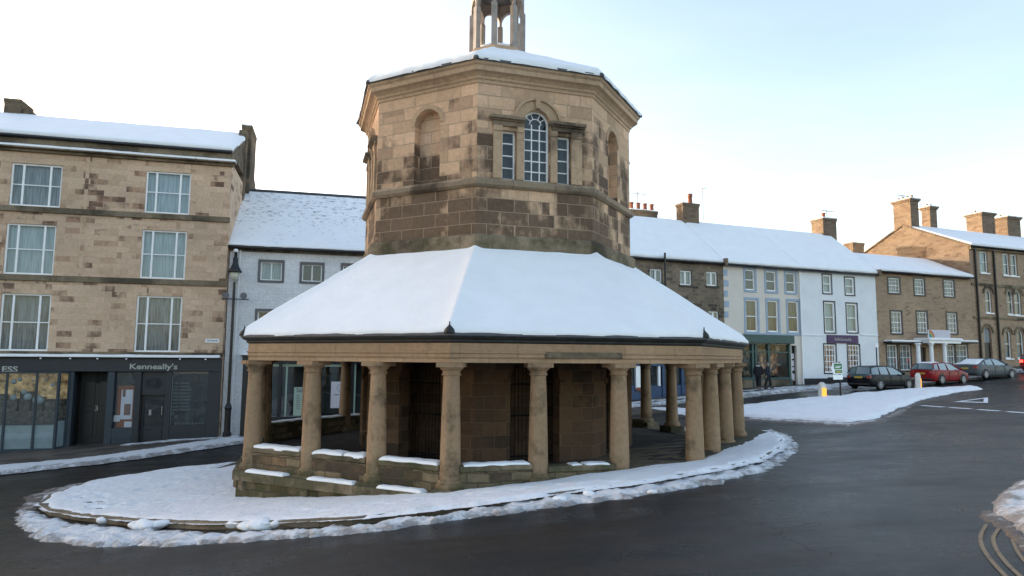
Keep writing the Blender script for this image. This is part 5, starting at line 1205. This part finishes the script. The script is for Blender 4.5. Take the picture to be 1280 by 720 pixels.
def hood(F, q, nm='hood_mould', mt='terr_trim'):
    mb = MB(); c = (q[0]+q[1])/2; r = (q[1]-q[0])/2; sz = q[3]-r; n = 12
    for i in range(n):
        t0, t1_ = math.pi*i/n, math.pi*(i+1)/n; p = []
        for o in (-.02, .08):
            p += [F.w(c+(r+.12)*math.cos(t0), sz+(r+.12)*math.sin(t0), o), F.w(c+(r+.12)*math.cos(t1_), sz+(r+.12)*math.sin(t1_), o), F.w(c+(r+.28)*math.cos(t1_), sz+(r+.28)*math.sin(t1_), o), F.w(c+(r+.28)*math.cos(t0), sz+(r+.28)*math.sin(t0), o)]
        mb.hexa(p)
    mb.build(nm, M[mt], TB, TB.location)
for q in t2+t3: hood(FR, q)
part(FR, TB, 'string_course', 'terr_trim', [(a0, a1, zr(1250, 357.5)-.1, zr(1250, 357.5)+.12, -.02, .08), (a0, a1, zr(1250, 398)-.1, zr(1250, 398)+.1, -.02, .08), (a0, a1, te-.25, te-.01, -.02, .16)], .01)
for x in (1222.5, 1246): 
    mb = MB(); a = ar(x, 380, .1); mb.tube([FR.w(a, te-.1, .12), FR.w(a, -2, .12)], .09, 8); mb.build('downpipe', M['iron'], TB, TB.location)
rzT = zr(1135, 283, -6); rf = roof(FR, TB, a0-.03, a1, te+.08, rzT, 6, over=.25, gable=None, dep=12, nu=30, th=.18)
mb = MB(); mb.prism([FR.w(a0-.035, -2.5, -.0), FR.w(a0-.035, -2.5, -12), FR.w(a0-.035, te+.05, -12), FR.w(a0-.035, rzT-.05, -6), FR.w(a0-.035, te+.05, 0)], FR.u*.03); mb.build('gable_wall', M['gable'], TB, TB.location)
mb = MB()
for (o0, z0, o1, z1) in ((.25, te+.06, -6, rzT+.08), (-6, rzT+.08, -12.2, te+.06)):
    mb.hexa([FR.w(a0-.14, z0-.1, o0), FR.w(a0+.3, z0-.1, o0), FR.w(a0+.3, z1-.1, o1), FR.w(a0-.14, z1-.1, o1), FR.w(a0-.14, z0+.04, o0), FR.w(a0+.3, z0+.04, o0), FR.w(a0+.3, z1+.04, o1), FR.w(a0-.14, z1+.04, o1)])
mb.build('gable_coping', M['chim'], TB, TB.location)
def tallchim(x0, x1, yt, off, off2, pots):
    ym = yt+15; chimney(FR, TB, ar(x0, ym, off), ar(x1, ym, off), rzT-1.2, zr((x0+x1)/2, yt, off), off-off2, off, 'gable', pots=pots, cap=.16, snow=True, poth=.3, potmat='potbuff')
mb = MB()
o_ = -5.3; az = ar(1124, 270, o_)
chimney(FR, TB, a0-.04, a0+1.0, rzT-1.5, zr(1134, 251, -6), -6.9, -5.1, 'gable', pots=4, cap=.16, poth=.35)
tallchim(1163, 1171.5, 258, -6, .9, 2); tallchim(1228, 1244, 266, -6, 1.6, 4); tallchim(1260, 1276, 271, -6, 1.6, 4)
# kneeler stones at the party walls
for rt, a, z in ((GH, bnd[1]-.05, we), (WH, bnd[3]+.02, ze)):
    part(FR, rt, 'kneeler_stone', 'gable', [(a-.12, a+.12, z-.1, z+.42, .2, .5)], .03)

# ------------------------------------------------------------------ street things
def on(px, py): p = gnd(px, py); return Vector((p[0], p[1], hz(*p)))
m = plain('bollard_white', (.62,.60,.56), .4, .06, 5, objsp=True); M['bwhite'] = m
m, N, L, b = nodes('lit_yellow'); b.inputs['Base Color'].default_value = (.75,.36,.05,1); b.inputs['Emission Color'].default_value = (1,.45,.05,1); b.inputs['Emission Strength'].default_value = .25; b.inputs['Roughness'].default_value = .35; M['byellow'] = m
def bollard(x, y, face, label):
    p = on(x, y); D = p.y; h = 20.5/844*D
    t = thing('traffic_bollard', p, label, 'bollard', 'white and yellow bollards on the snowy traffic island', rz=face)
    w = h*.225
    def prof(wd, dp, z0, z1, n=6):
        mb = MB(); n = 24; rows = []
        zs = [z0, z0+.02] + [z0+(z1-z0)*q for q in (.3, .6, .8, .88, .94, .98, 1.0)]
        for z in zs:
            q = (z-z0)/(z1-z0); s = 1 if q < .8 else math.sqrt(max(0.02, 1-((q-.8)/.21)**2)); s *= 1.08-.16*min(q, 1)
            rows.append([(wd*s*max(-.92, min(.92, math.cos(2*math.pi*k/n)*1.15)), dp*s*max(-.92, min(.92, math.sin(2*math.pi*k/n)*1.15)), z) for k in range(n)])
        v = [q for r_ in rows for q in r_]; f = [(i*n+k, i*n+(k+1) % n, (i+1)*n+(k+1) % n, (i+1)*n+k) for i in range(len(rows)-1) for k in range(n)] + [tuple(range(n))[::-1], tuple((len(rows)-1)*n+k for k in range(n))]
        mb.add(v, f); return mb
    mb = prof(w, w*.75, -.1, h); mb.build('shell', M['bwhite'], t, smooth=True)
    mb = MB(); mb.box(-w*.78, w*.78, -w*.79, -w*.72, h*.12, h*.66); mb.build('reflector_panel', M['byellow'], t, bevel=.01)
    mb = MB(); mb.box(-w*1.15, w*1.15, -w*.95, w*.95, -.1, .05); mb.build('base', M['iron'], t, bevel=.02)
bollard(1028, 498.5, R(20), 'yellow fronted lit bollard at the left end of the snowy traffic island')
bollard(1148, 487, R(55), 'mostly white rounded bollard in front of the red car')
# direction sign
p = on(1051, 498); k = p.y/844
DS = thing('direction_sign', p, 'small green and white direction sign on a black post beside the bollard', 'sign')
mb = MB(); mb.tube([p-Vector((0,0,.2)), p+Vector((-.15*0,0,45*k))], .05, 10); mb.build('post', M['iron'], DS, p)
FSn = Facade((p.x-1, p.y-.35), (p.x, p.y)); 
c0 = FSn.px(1046.5, 464, .08)[0]; zt0 = FSn.px(1046, 453.5, .08)[1]; zb0 = FSn.px(1046, 467.5, .08)[1]; wv = .38
M['sgreen'] = plain('sign_green', (.02,.16,.06), .4, .05, 3); M['syellow'] = plain('sign_yellow', (.55,.36,.04), .4, .05, 3)
mb = MB(); mb.prism([FSn.w(a, z, .06) for a, z in ((c0-wv*.75, zb0), (c0+wv, zb0), (c0+wv, zt0), (c0-wv*.75, zt0), (c0-wv*1.15, (zt0+zb0)/2))], FSn.n*.03); bd = mb.build('board', M['wframe'], DS, p, bevel=.005)
mb = MB(); hh = zt0-zb0
mb.prism([FSn.w(a, z, .091) for a, z in ((c0-wv*.62, zb0+hh*.42), (c0+wv*.9, zb0+hh*.42), (c0+wv*.9, zt0-.04), (c0-wv*.62, zt0-.04))], FSn.n*.004); mb.build('green_panel', M['sgreen'], bd, p)
mb = MB(); FSn.box(mb, c0-wv*.45, c0+wv*.9, zb0+.05, zb0+hh*.36, .091, .095); mb.build('green_panel', M['sgreen'], bd, p)
mb = MB(); FSn.box(mb, c0-wv*.2, c0+wv*.6, zb0+.1, zb0+hh*.26, .096, .1); mb.build('yellow_words', M['syellow'], bd, p)
mb = MB(); FSn.box(mb, c0-wv*.3, c0+wv*.7, zb0+hh*.66, zb0+hh*.72, .096, .1); FSn.box(mb, c0-wv*.4, c0+wv*.5, zb0+hh*.54, zb0+hh*.6, .096, .1); mb.build('white_words', M['wframe'], bd, p)
zb2 = FSn.px(1046, 474.5, .08)[1]; mb = MB(); FSn.box(mb, c0-wv*.8, c0+wv, zb2, zb0-.05, .06, .09); mb.build('lower_plate', M['wframe'], DS, p, bevel=.005)
# thin post by the white house
q = FR.w(ar(1096.5, 460, 1.5), 0, 1.5); q.z = hz(q.x, q.y)+.1
PP = thing('parking_post', q, 'thin grey post with small sign plate beside the white house corner', 'sign post')
zt_ = pyat(1096, 434, q.x, q.y); mb = MB(); mb.tube([q-Vector((0,0,.2)), Vector((q.x, q.y, zt_))], .045, 8); mb.build('post', M['iron'], PP, q)
mb = MB(); FPp = Facade((q.x, q.y), (q.x+FR.u.x, q.y+FR.u.y)); FPp.box(mb, -.16, .16, zt_-.02, zt_+.3, .05, .07); mb.build('plate', M['wframe'], PP, q)

# ------------------------------------------------------------------ cars
M['tyre'] = plain('tyre_rubber', (.015,.015,.016), .8, .2, 9, objsp=True); M['rim'] = plain('alloy_wheel', (.40,.41,.43), .35, .1, 5, metal=.3, objsp=True)
M['cglass'] = plain('car_glass', (.07,.115,.125), .05, .25, 2, coat=1.0, objsp=True); M['tail'] = plain('tail_lamp_red', (.30,.015,.012), .25, .1, 5, coat=.6, objsp=True)  # bluish car glass colour stands in for the sky reflected in it
M['plate'] = plain('rear_number_plate', (.52,.36,.05), .5, .05, 5, objsp=True); M['trimb'] = plain('black_trim', (.02,.02,.022), .5, .1, 5, objsp=True)
M['headl'] = plain('head_lamp', (.5,.52,.54), .15, .1, 5, coat=.6, objsp=True)
def carpaint(n, c): 
    M[n] = plain(n, c, .4, .10, 3, coat=.12, metal=.0, spec=.12, objsp=True, dirt=(.06,.055,.05), dirt_amt=.12)
carpaint('paint_black', (.004,.005,.009)); carpaint('paint_red', (.26,.012,.018)); carpaint('paint_grey', (.085,.10,.11)); carpaint('paint_red2', (.34,.02,.02))
def loft(secs, cap=True):      # secs: list of (x, [(y,z)...] half ring from bottom centre to top centre)
    mb = MB(); v = []; n = None
    for x, h in secs:
        rg = [(x, y, z) for y, z in h] + [(x, -y, z) for y, z in reversed(h[1:-1])]
        n = len(rg); v += rg
    f = [(i*n+k, i*n+(k+1) % n, (i+1)*n+(k+1) % n, (i+1)*n+k) for i in range(len(secs)-1) for k in range(n)]
    if cap: f += [tuple(range(n))[::-1], tuple((len(secs)-1)*n+k for k in range(n))]
    mb.add(v, f); return mb
def car(kind, loc, rz, paint, label, snow=None, braked=False):
    t = thing('parked_car' if kind != 'moving' else 'car', loc, label, 'car', 'cars along the far side of the street', rz=rz)
    # x forward. rear at -L/2
    if kind == 'estate': Ln, W_, Ht, roofp = 4.7, .90, 1.48, [(-2.33, .98), (-2.02, 1.40), (-1.4, 1.47), (-.4, 1.48), (.35, 1.40), (1.25, .98)]
    elif kind == 'hatch': Ln, W_, Ht, roofp = 4.2, .86, 1.44, [(-2.05, 1.0), (-1.78, 1.36), (-1.2, 1.43), (-.3, 1.44), (.35, 1.36), (1.15, .98)]
    else: Ln, W_, Ht, roofp = 4.75, .91, 1.42, [(-1.95, 1.03), (-1.2, 1.34), (-.5, 1.42), (.0, 1.42), (.5, 1.34), (1.4, .97)]
    h = Ln/2
    topz = {'estate': [(-h, .62), (-h+.04, .93), (-h+.25, .97), (-1, .97), (0, .95), (1.0, .95), (1.4, .92), (h-.45, .80), (h-.12, .68), (h, .5)],
            'hatch': [(-h, .62), (-h+.03, .95), (-h+.2, .99), (-1, .97), (0, .95), (.9, .95), (1.2, .92), (h-.42, .80), (h-.12, .68), (h, .5)]}.get(kind,
            [(-h, .65), (-h+.04, .98), (-h+.3, 1.02), (-1.2, 1.0), (0, .96), (1.1, .95), (1.5, .90), (h-.45, .78), (h-.12, .66), (h, .5)])
    secs = []
    xs_ = sorted(set([q[0] for q in topz] + [-h+.12, -1.75, -1.0, -.5, .5, 1.75, h-.25]))
    for x in xs_:
        tz = np.interp(x, [q[0] for q in topz], [q[1] for q in topz]); e = min(1, (h-abs(x))/.5); w = W_*(.80+.20*math.sqrt(max(0, 1-(1-e)**2)))
        zb = .20 + (.12 if abs(x) > h-.06 else 0)
        secs.append((x, [(0, zb), (w*.86, zb), (w*.97, zb+.10), (w, .48), (w*.995, .62), (w*.975, min(.80, tz-.05)), (w*.93, tz-.02), (w*.85, tz), (0, tz+.015)]))
    body = loft(secs).build('body', M[paint], t, auto=32)
    # greenhouse of dark glass
    gs_ = []
    for i in range(len(roofp)):
        x, z = roofp[i]; base = np.interp(x, [q[0] for q in topz], [q[1] for q in topz])-.04; tt = max(.04, min(1, (z-base)/.42)); wt = W_*(.90-.20*tt)
        gs_.append((x, [(0, base), (W_*.90, base), (wt+.02, z-.05), (wt-.06, z), (0, z+.015)]))
    gl = loft(gs_).build('windows', M['cglass'], t, auto=30)
    rs = []
    for x, z in roofp[1:-1]:
        base = .96; tt = max(.04, min(1, (z-base)/.42)); wt = W_*(.90-.20*tt); rs.append((x, [(0, z-.02), (wt-.0, z-.075), (wt+.028, z-.035), (wt-.05, z+.012), (0, z+.03)]))
    loft(rs).build('roof', M[paint], t, auto=35)
    def gw(x, z):      # half width of the greenhouse at height z
        top = np.interp(x, [q[0] for q in roofp], [q[1] for q in roofp]); base = .95; tt = min(1, max(0, (z-base)/.42)); return W_*(.90-.20*tt)+.012
    mb = MB()
    for s in (-1, 1):
        for (xa, za, xb, zb2_) in ((roofp[0][0]+.08, 1.0, roofp[1][0], roofp[1][1]-.03), (roofp[-1][0], .97, roofp[-2][0], roofp[-2][1]-.03), (-.35, .95, -.42, Ht-.06), (-1.35, .95, -1.3, Ht-.09)):
            mb = MB(); mb.tube([(xa, s*gw(xa, za), za), (xb, s*gw(xb, zb2_), zb2_)], .035, 6); mb.build('pillar', M[paint] if kind != 'estate' else M['trimb'], t)
    # wheels
    r = .32
    for x in (-h+.85, h-.86):
        for s in (-1, 1):
            mb = MB(); n = 28; prof = [(.19, -.09), (.29, -.10), (r, -.07), (r, .07), (.29, .10), (.19, .09)]
            vs = [(x+q[0]*math.cos(2*math.pi*k/n), s*(W_-.065)+q[1], r+q[0]*math.sin(2*math.pi*k/n)) for q in prof for k in range(n)]
            fs = [(i*n+k, i*n+(k+1) % n, (i+1)*n+(k+1) % n, (i+1)*n+k) for i in range(5) for k in range(n)]; mb.add(vs, fs); wh = mb.build('wheel', M['tyre'], t, auto=40)
            mb = MB()
            y0, y1 = s*(W_-.0), s*(W_+.034)
            for k in range(7):
                a = 2*math.pi*k/7; ca, sa = math.cos(a), math.sin(a); q = lambda rr_, tt, y: (x+rr_*ca-tt*sa, y, r+rr_*sa+tt*ca)
                mb.hexa([q(.04,-.025,y0), q(.20,-.03,y0), q(.20,.03,y0), q(.04,.025,y0), q(.04,-.025,y1), q(.20,-.03,y1), q(.20,.03,y1), q(.04,.025,y1)])
            for r0, r1_ in ((.185, .215), (0.001, .05)):
                vs = []; 
                for rr_, y in ((r0, y0), (r1_, y0), (r1_, y1), (r0, y1)): vs += [(x+rr_*math.cos(2*math.pi*k/n), y, r+rr_*math.sin(2*math.pi*k/n)) for k in range(n)]
                mb.add(vs, [(i*n+k, i*n+(k+1) % n, ((i+1) % 4)*n+(k+1) % n, ((i+1) % 4)*n+k) for i in range(4) for k in range(n)])
            mb.build('rim', M['rim'], wh)
            mb = MB()   # dark lip round the wheel opening
            for k in range(14):
                a0_, a1_ = (math.pi*(k/14)*1.16-.08*math.pi, math.pi*((k+1)/14)*1.16-.08*math.pi); p = []
                for yy in (s*(W_-.12), s*(W_+.012)):
                    p += [(x+.32*math.cos(a0_), yy, r+.32*math.sin(a0_)), (x+.32*math.cos(a1_), yy, r+.32*math.sin(a1_)), (x+.39*math.cos(a1_), yy, r+.39*math.sin(a1_)), (x+.39*math.cos(a0_), yy, r+.39*math.sin(a0_))]
                mb.hexa(p)
            mb.build('wheel_arch', M['trimb'], t)
    # lamps, plate, bumper, mirrors
    for s in (-1, 1):
        mb = MB(); y0, y1 = sorted((s*W_*.60, s*W_*.90)); mb.hexa([(-h-.012, y0, .70), (-h+.25, y0, .70), (-h+.25, y1*1.0+.0, .70), (-h+.02, y1, .70), (-h+.0, y0, .90), (-h+.25, y0, .90), (-h+.25, y1, .90), (-h+.04, y1, .90)]) if s > 0 else mb.hexa([(-h+.02, y0, .70), (-h+.25, y0, .70), (-h+.25, y1, .70), (-h-.012, y1, .70), (-h+.04, y0, .90), (-h+.25, y0, .90), (-h+.25, y1, .90), (-h, y1, .90)])
        mb.build('tail_light', M['tail'] if not braked else M['brake'], t, bevel=.02)
        mb = MB(); y0, y1 = sorted((s*W_*.55, s*W_*.86)); mb.box(h-.32, h-.02, y0, y1, .60, .72); mb.build('headlight', M['headl'], t, bevel=.03)
        mb = MB(); y0, y1 = sorted((s*(W_-.03), s*(W_+.17))); mb.box(.78, .93, y0, y1, .93, 1.07); mb.build('mirror', M[paint], t, bevel=.03)
        mb = MB(); y0, y1 = sorted((s*(W_*.99), s*(W_+.012))); mb.box(-.25, -.05, y0, y1, .78, .81); mb.box(-1.2, -1.0, y0, y1, .79, .82); mb.build('door_handle', M['trimb'], t)
        mb = MB()
        for xx in (-.38, .72): mb.box(xx, xx+.008, min(y0, y1), max(y0, y1)-.0, .32, .93)
        mb.build('door_seam', M['trimb'], t)
    mb = MB(); mb.box(-h-.015, -h+.05, -.26, .26, .72 if kind == 'estate' else .66, .83 if kind == 'estate' else .77); mb.build('number_plate', M['plate'], t)
    mb = MB(); mb.box(-h-.03, -h+.1, -W_*.80, W_*.80, .30, .40); mb.box(h-.1, h+.02, -W_*.78, W_*.78, .28, .38); mb.build('bumper_strip', M['trimb'], t, bevel=.02)
    if snow:
        for (xa, xb, za, zb3, ww) in snow:
            sb = MB(); snow_sheet(sb, (xa, -ww, za), (xa, ww, za), (xb, ww, zb3), (xb, -ww, zb3), 6, 6, .04, .03, .15, .05, 3)
            sb.build('snow_cap', M['snow'], t, smooth=True)
    return t
rowang = math.atan2(FR.u.y, FR.u.x)
m, N, L, b = nodes('brake_lamp'); b.inputs['Base Color'].default_value = (.8,.02,.02,1); b.inputs['Emission Color'].default_value = (1,.03,.02,1); b.inputs['Emission Strength'].default_value = 2.5; M['brake'] = m
def carat(kind, x, Y, paint, label, da, **k):
    P = atY(x, 470, Y); return car(kind, (P.x, P.y, hz(P.x, P.y)), rowang+R(da), paint, label, **k)
carat('estate', 1101, 43.8, 'paint_black', 'black estate car parked in front of the white house', 8)
carat('hatch', 1174.5, 46.2, 'paint_red', 'red hatchback with snow on its roof parked behind the white bollard', 7, snow=[(-1.7, -.9, 1.39, 1.46, .5)])
carat('saloon', 1232, 48.8, 'paint_grey', 'silver grey saloon with snow on its rear window and boot', 4, snow=[(-2.3, -1.95, 1.02, 1.06, .72), (-1.98, -1.15, 1.06, 1.37, .62), (1.3, 1.9, .96, .87, .6)])
carat('hatch', 1310, 51.5, 'paint_red2', 'red car with glowing brake light at the right edge of the photo', 3, braked=True)

# ------------------------------------------------------------------ people
M['skin'] = plain('skin', (.42,.26,.19), .6, .08, 8, objsp=True); M['hair'] = plain('grey_hair', (.16,.14,.13), .9, .3, 20, objsp=True)
M['coat_navy'] = plain('navy_coat', (.012,.018,.035), .85, .2, 8, .3, 40, objsp=True); M['coat_black'] = plain('black_coat', (.012,.012,.016), .85, .2, 8, .3, 40, objsp=True)
M['trous'] = plain('dark_trousers', (.014,.015,.02), .85, .2, 8, objsp=True); M['scarf'] = plain('white_scarf', (.6,.58,.56), .9, .1, 12, objsp=True)
def skin_obj(name, verts, edges, radii, mat, parent, root=0, sub=2):
    me = bpy.data.meshes.new(name); me.from_pydata(verts, edges, []); ob = bpy.data.objects.new(name, me); C.objects.link(ob)
    sk = ob.modifiers.new('skin', 'SKIN'); sk.use_smooth_shade = True; lay = me.skin_vertices[0].data if me.skin_vertices else None
    if lay is None:
        bpy.context.view_layer.objects.active = ob; lay = me.skin_vertices[0].data
    for i, r in enumerate(radii):
        lay[i].radius = (r, r) if not isinstance(r, tuple) else r; lay[i].use_root = (i == root)
    ss = ob.modifiers.new('sub', 'SUBSURF'); ss.levels = sub; ss.render_levels = sub
    dg = bpy.context.evaluated_depsgraph_get(); m2 = bpy.data.meshes.new_from_object(ob.evaluated_get(dg)); m2.materials.clear(); m2.materials.append(M[mat]); m2.name = name
    bpy.data.objects.remove(ob); o2 = bpy.data.objects.new(name, m2); C.objects.link(o2); o2.parent = parent; return o2
def person(loc, rz, hgt, coat, label, scarf=False, hat=False, stride=.14):
    t = thing('person', loc, label, 'person', rz=rz); k = hgt/1.75; V = []; E_ = []; Rr = []
    def add(p, r, par=None):
        V.append((p[0]*k, p[1]*k, p[2]*k)); Rr.append(r*k if not isinstance(r, tuple) else (r[0]*k, r[1]*k)); 
        if par is not None: E_.append((par, len(V)-1))
        return len(V)-1
    # faces -y
    pel = add((0,0,.95), (.15,.11)); ab = add((0,0,1.10), (.14,.10), pel); ch = add((0,.0,1.30), (.17,.115), ab); nk = add((0,0,1.46), .06, ch); hd0 = add((0,-.01,1.56), .072, nk); hd1 = add((0,-.015,1.65), .092, hd0); hd2 = add((0,-.005,1.71), .062, hd1)
    nose = add((0,-.115,1.60), .014, hd1); e1 = add((.09,.0,1.61), .016, hd1); e2 = add((-.09,.0,1.61), .016, hd1)
    hands = []
    for s in (-1, 1):
        sh = add((s*.17,0,1.41), .065, ch); el = add((s*.235,.03*s*-1,1.13), .045, sh); wr = add((s*.225,-.06*s,.90), .03, el); pm = add((s*.225,-.075*s,.83), (.024,.04), wr)
        for j, (dy, ln) in enumerate(((-.035,.075),(-.012,.085),(.012,.08),(.033,.065))):
            a = add((s*.225,-.075*s+dy,.79), .009, pm); b_ = add((s*.215,-.08*s+dy,.79-ln*.55), .008, a); add((s*.20,-.083*s+dy,.79-ln), .007, b_)
        a = add((s*.215,-.075*s-.045,.84), .010, pm); add((s*.205,-.075*s-.06,.79), .008, a)
        hip = add((s*.09,0,.88), .088, pel); kn = add((s*.10,-stride*s*.6-.02,.49), .058, hip); an = add((s*.10,-stride*s+.03,.10), .038, kn); add((s*.10,-stride*s-.10,.035), .035, an)
    skin_obj('body', V, E_, Rr, 'skin', t)
    # coat: torso and sleeves
    V = []; E_ = []; Rr = []
    a = add((0,0,.72), (.27,.19)); b_ = add((0,0,.95), (.26,.19), a); c = add((0,0,1.14), (.24,.18), b_); d = add((0,0,1.33), (.25,.18), c); e = add((0,0,1.45), (.10,.09), d); add((0,0,1.50), .075, e)
    for s in (-1, 1):
        q = add((s*.19,0,1.40), .10, d); q = add((s*.27,-.03*s,1.13), .085, q); add((s*.24,-.06*s,.91), .065, q)
    skin_obj('coat', V, E_, Rr, coat, t)
    V = []; E_ = []; Rr = []; a = add((0,0,.92), (.16,.12))
    for s in (-1, 1):
        q = add((s*.09,0,.84), .12, a); q = add((s*.10,-stride*s*.6-.02,.49), .095, q); add((s*.10,-stride*s+.03,.12), .075, q)
    skin_obj('trousers', V, E_, Rr, 'trous', t)
    for s in (-1, 1):
        mb = MB(); bm = bmesh.new(); bmesh.ops.create_icosphere(bm, subdivisions=3, radius=1); mb.add([(v.co.x*.05*k+s*.10*k, v.co.y*.13*k+(-stride*s-.045)*k, max(v.co.z, -.5)*.075*k+.045*k) for v in bm.verts], [tuple(v.index for v in f.verts) for f in bm.faces]); bm.free(); mb.build('shoe', M['trous'], t, smooth=True)
        mb = MB(); bm = bmesh.new(); bmesh.ops.create_icosphere(bm, subdivisions=2, radius=.011*k); mb.add([v.co+Vector((s*.033*k, -.098*k, 1.63*k)) for v in bm.verts], [tuple(v.index for v in f.verts) for f in bm.faces]); bm.free(); mb.build('eye', M['iron'], t, smooth=True)
    mb = MB(); mb.tube([(-.022*k, -.099*k, 1.565*k), (.022*k, -.099*k, 1.565*k)], .005*k, 6); mb.build('mouth', M['photo'], t)
    mb = MB(); bm = bmesh.new(); bmesh.ops.create_icosphere(bm, subdivisions=3, radius=1)
    mb.add([((v.co.x*.103)*k, (max(v.co.y, -.62)*.115+.012)*k, (1.665+v.co.z*(.095 if v.co.z > 0 else (.12 if v.co.y > 0 else .0)))*k) for v in bm.verts], [tuple(v.index for v in f.verts) for f in bm.faces]); bm.free()
    mb.build('hair', M['hair' if not hat else 'coat_black'], t, smooth=True)
    if scarf:
        mb = MB(); mb.tube([(.10*k*math.cos(q*math.pi/6), (.085*math.sin(q*math.pi/6)-.005)*k, (1.475+.012*math.sin(q))*k) for q in range(13)], .042*k, 8); mb.build('scarf', M['scarf'], t, smooth=True)
    return t
def pplace(x, y, o):
    a = FR.px(x, y, o)[0]; P = FR.w(a, 0, o); return Vector((P.x, P.y, hz(P.x, P.y)+.12))
P = pplace(948.5, 488, 1.6); person(P, R(150), 1.84, 'coat_black', 'person in a black coat with a pale scarf looking into the green shop window', scarf=True)
P = pplace(960.5, 488, 1.9); person(P, R(60), 1.78, 'coat_navy', 'person in a navy blue coat walking past the green shop', stride=.18)

def aerial(root, F, x, y0, y1, off, k=1.0):
    p0 = F.w(F.px(x, y0, off)[0], F.px(x, y0, off)[1], off); z1 = F.px(x, y1, off)[1]; p1 = Vector((p0.x, p0.y, z1))
    mb = MB(); mb.tube([p0, p1], .02*k, 6); a = p1-Vector((0,0,.1*k))
    mb.tube([a-F.u*.5*k, a+F.u*.6*k], .013*k, 5)
    for i in range(5): c = a+F.u*(-.4+.22*i)*k; mb.tube([c-F.n*.25*k, c+F.n*.25*k], .009*k, 4)
    mb.build('aerial', M['greywood'], root, root.location)
aerial(WH, FR, 1034, 278, 262, -ROF, 1.3); aerial(TB, FR, 1128, 254, 243, -6, 1.3); aerial(GH, FR, 797, 266, 240, -6, 1.3)
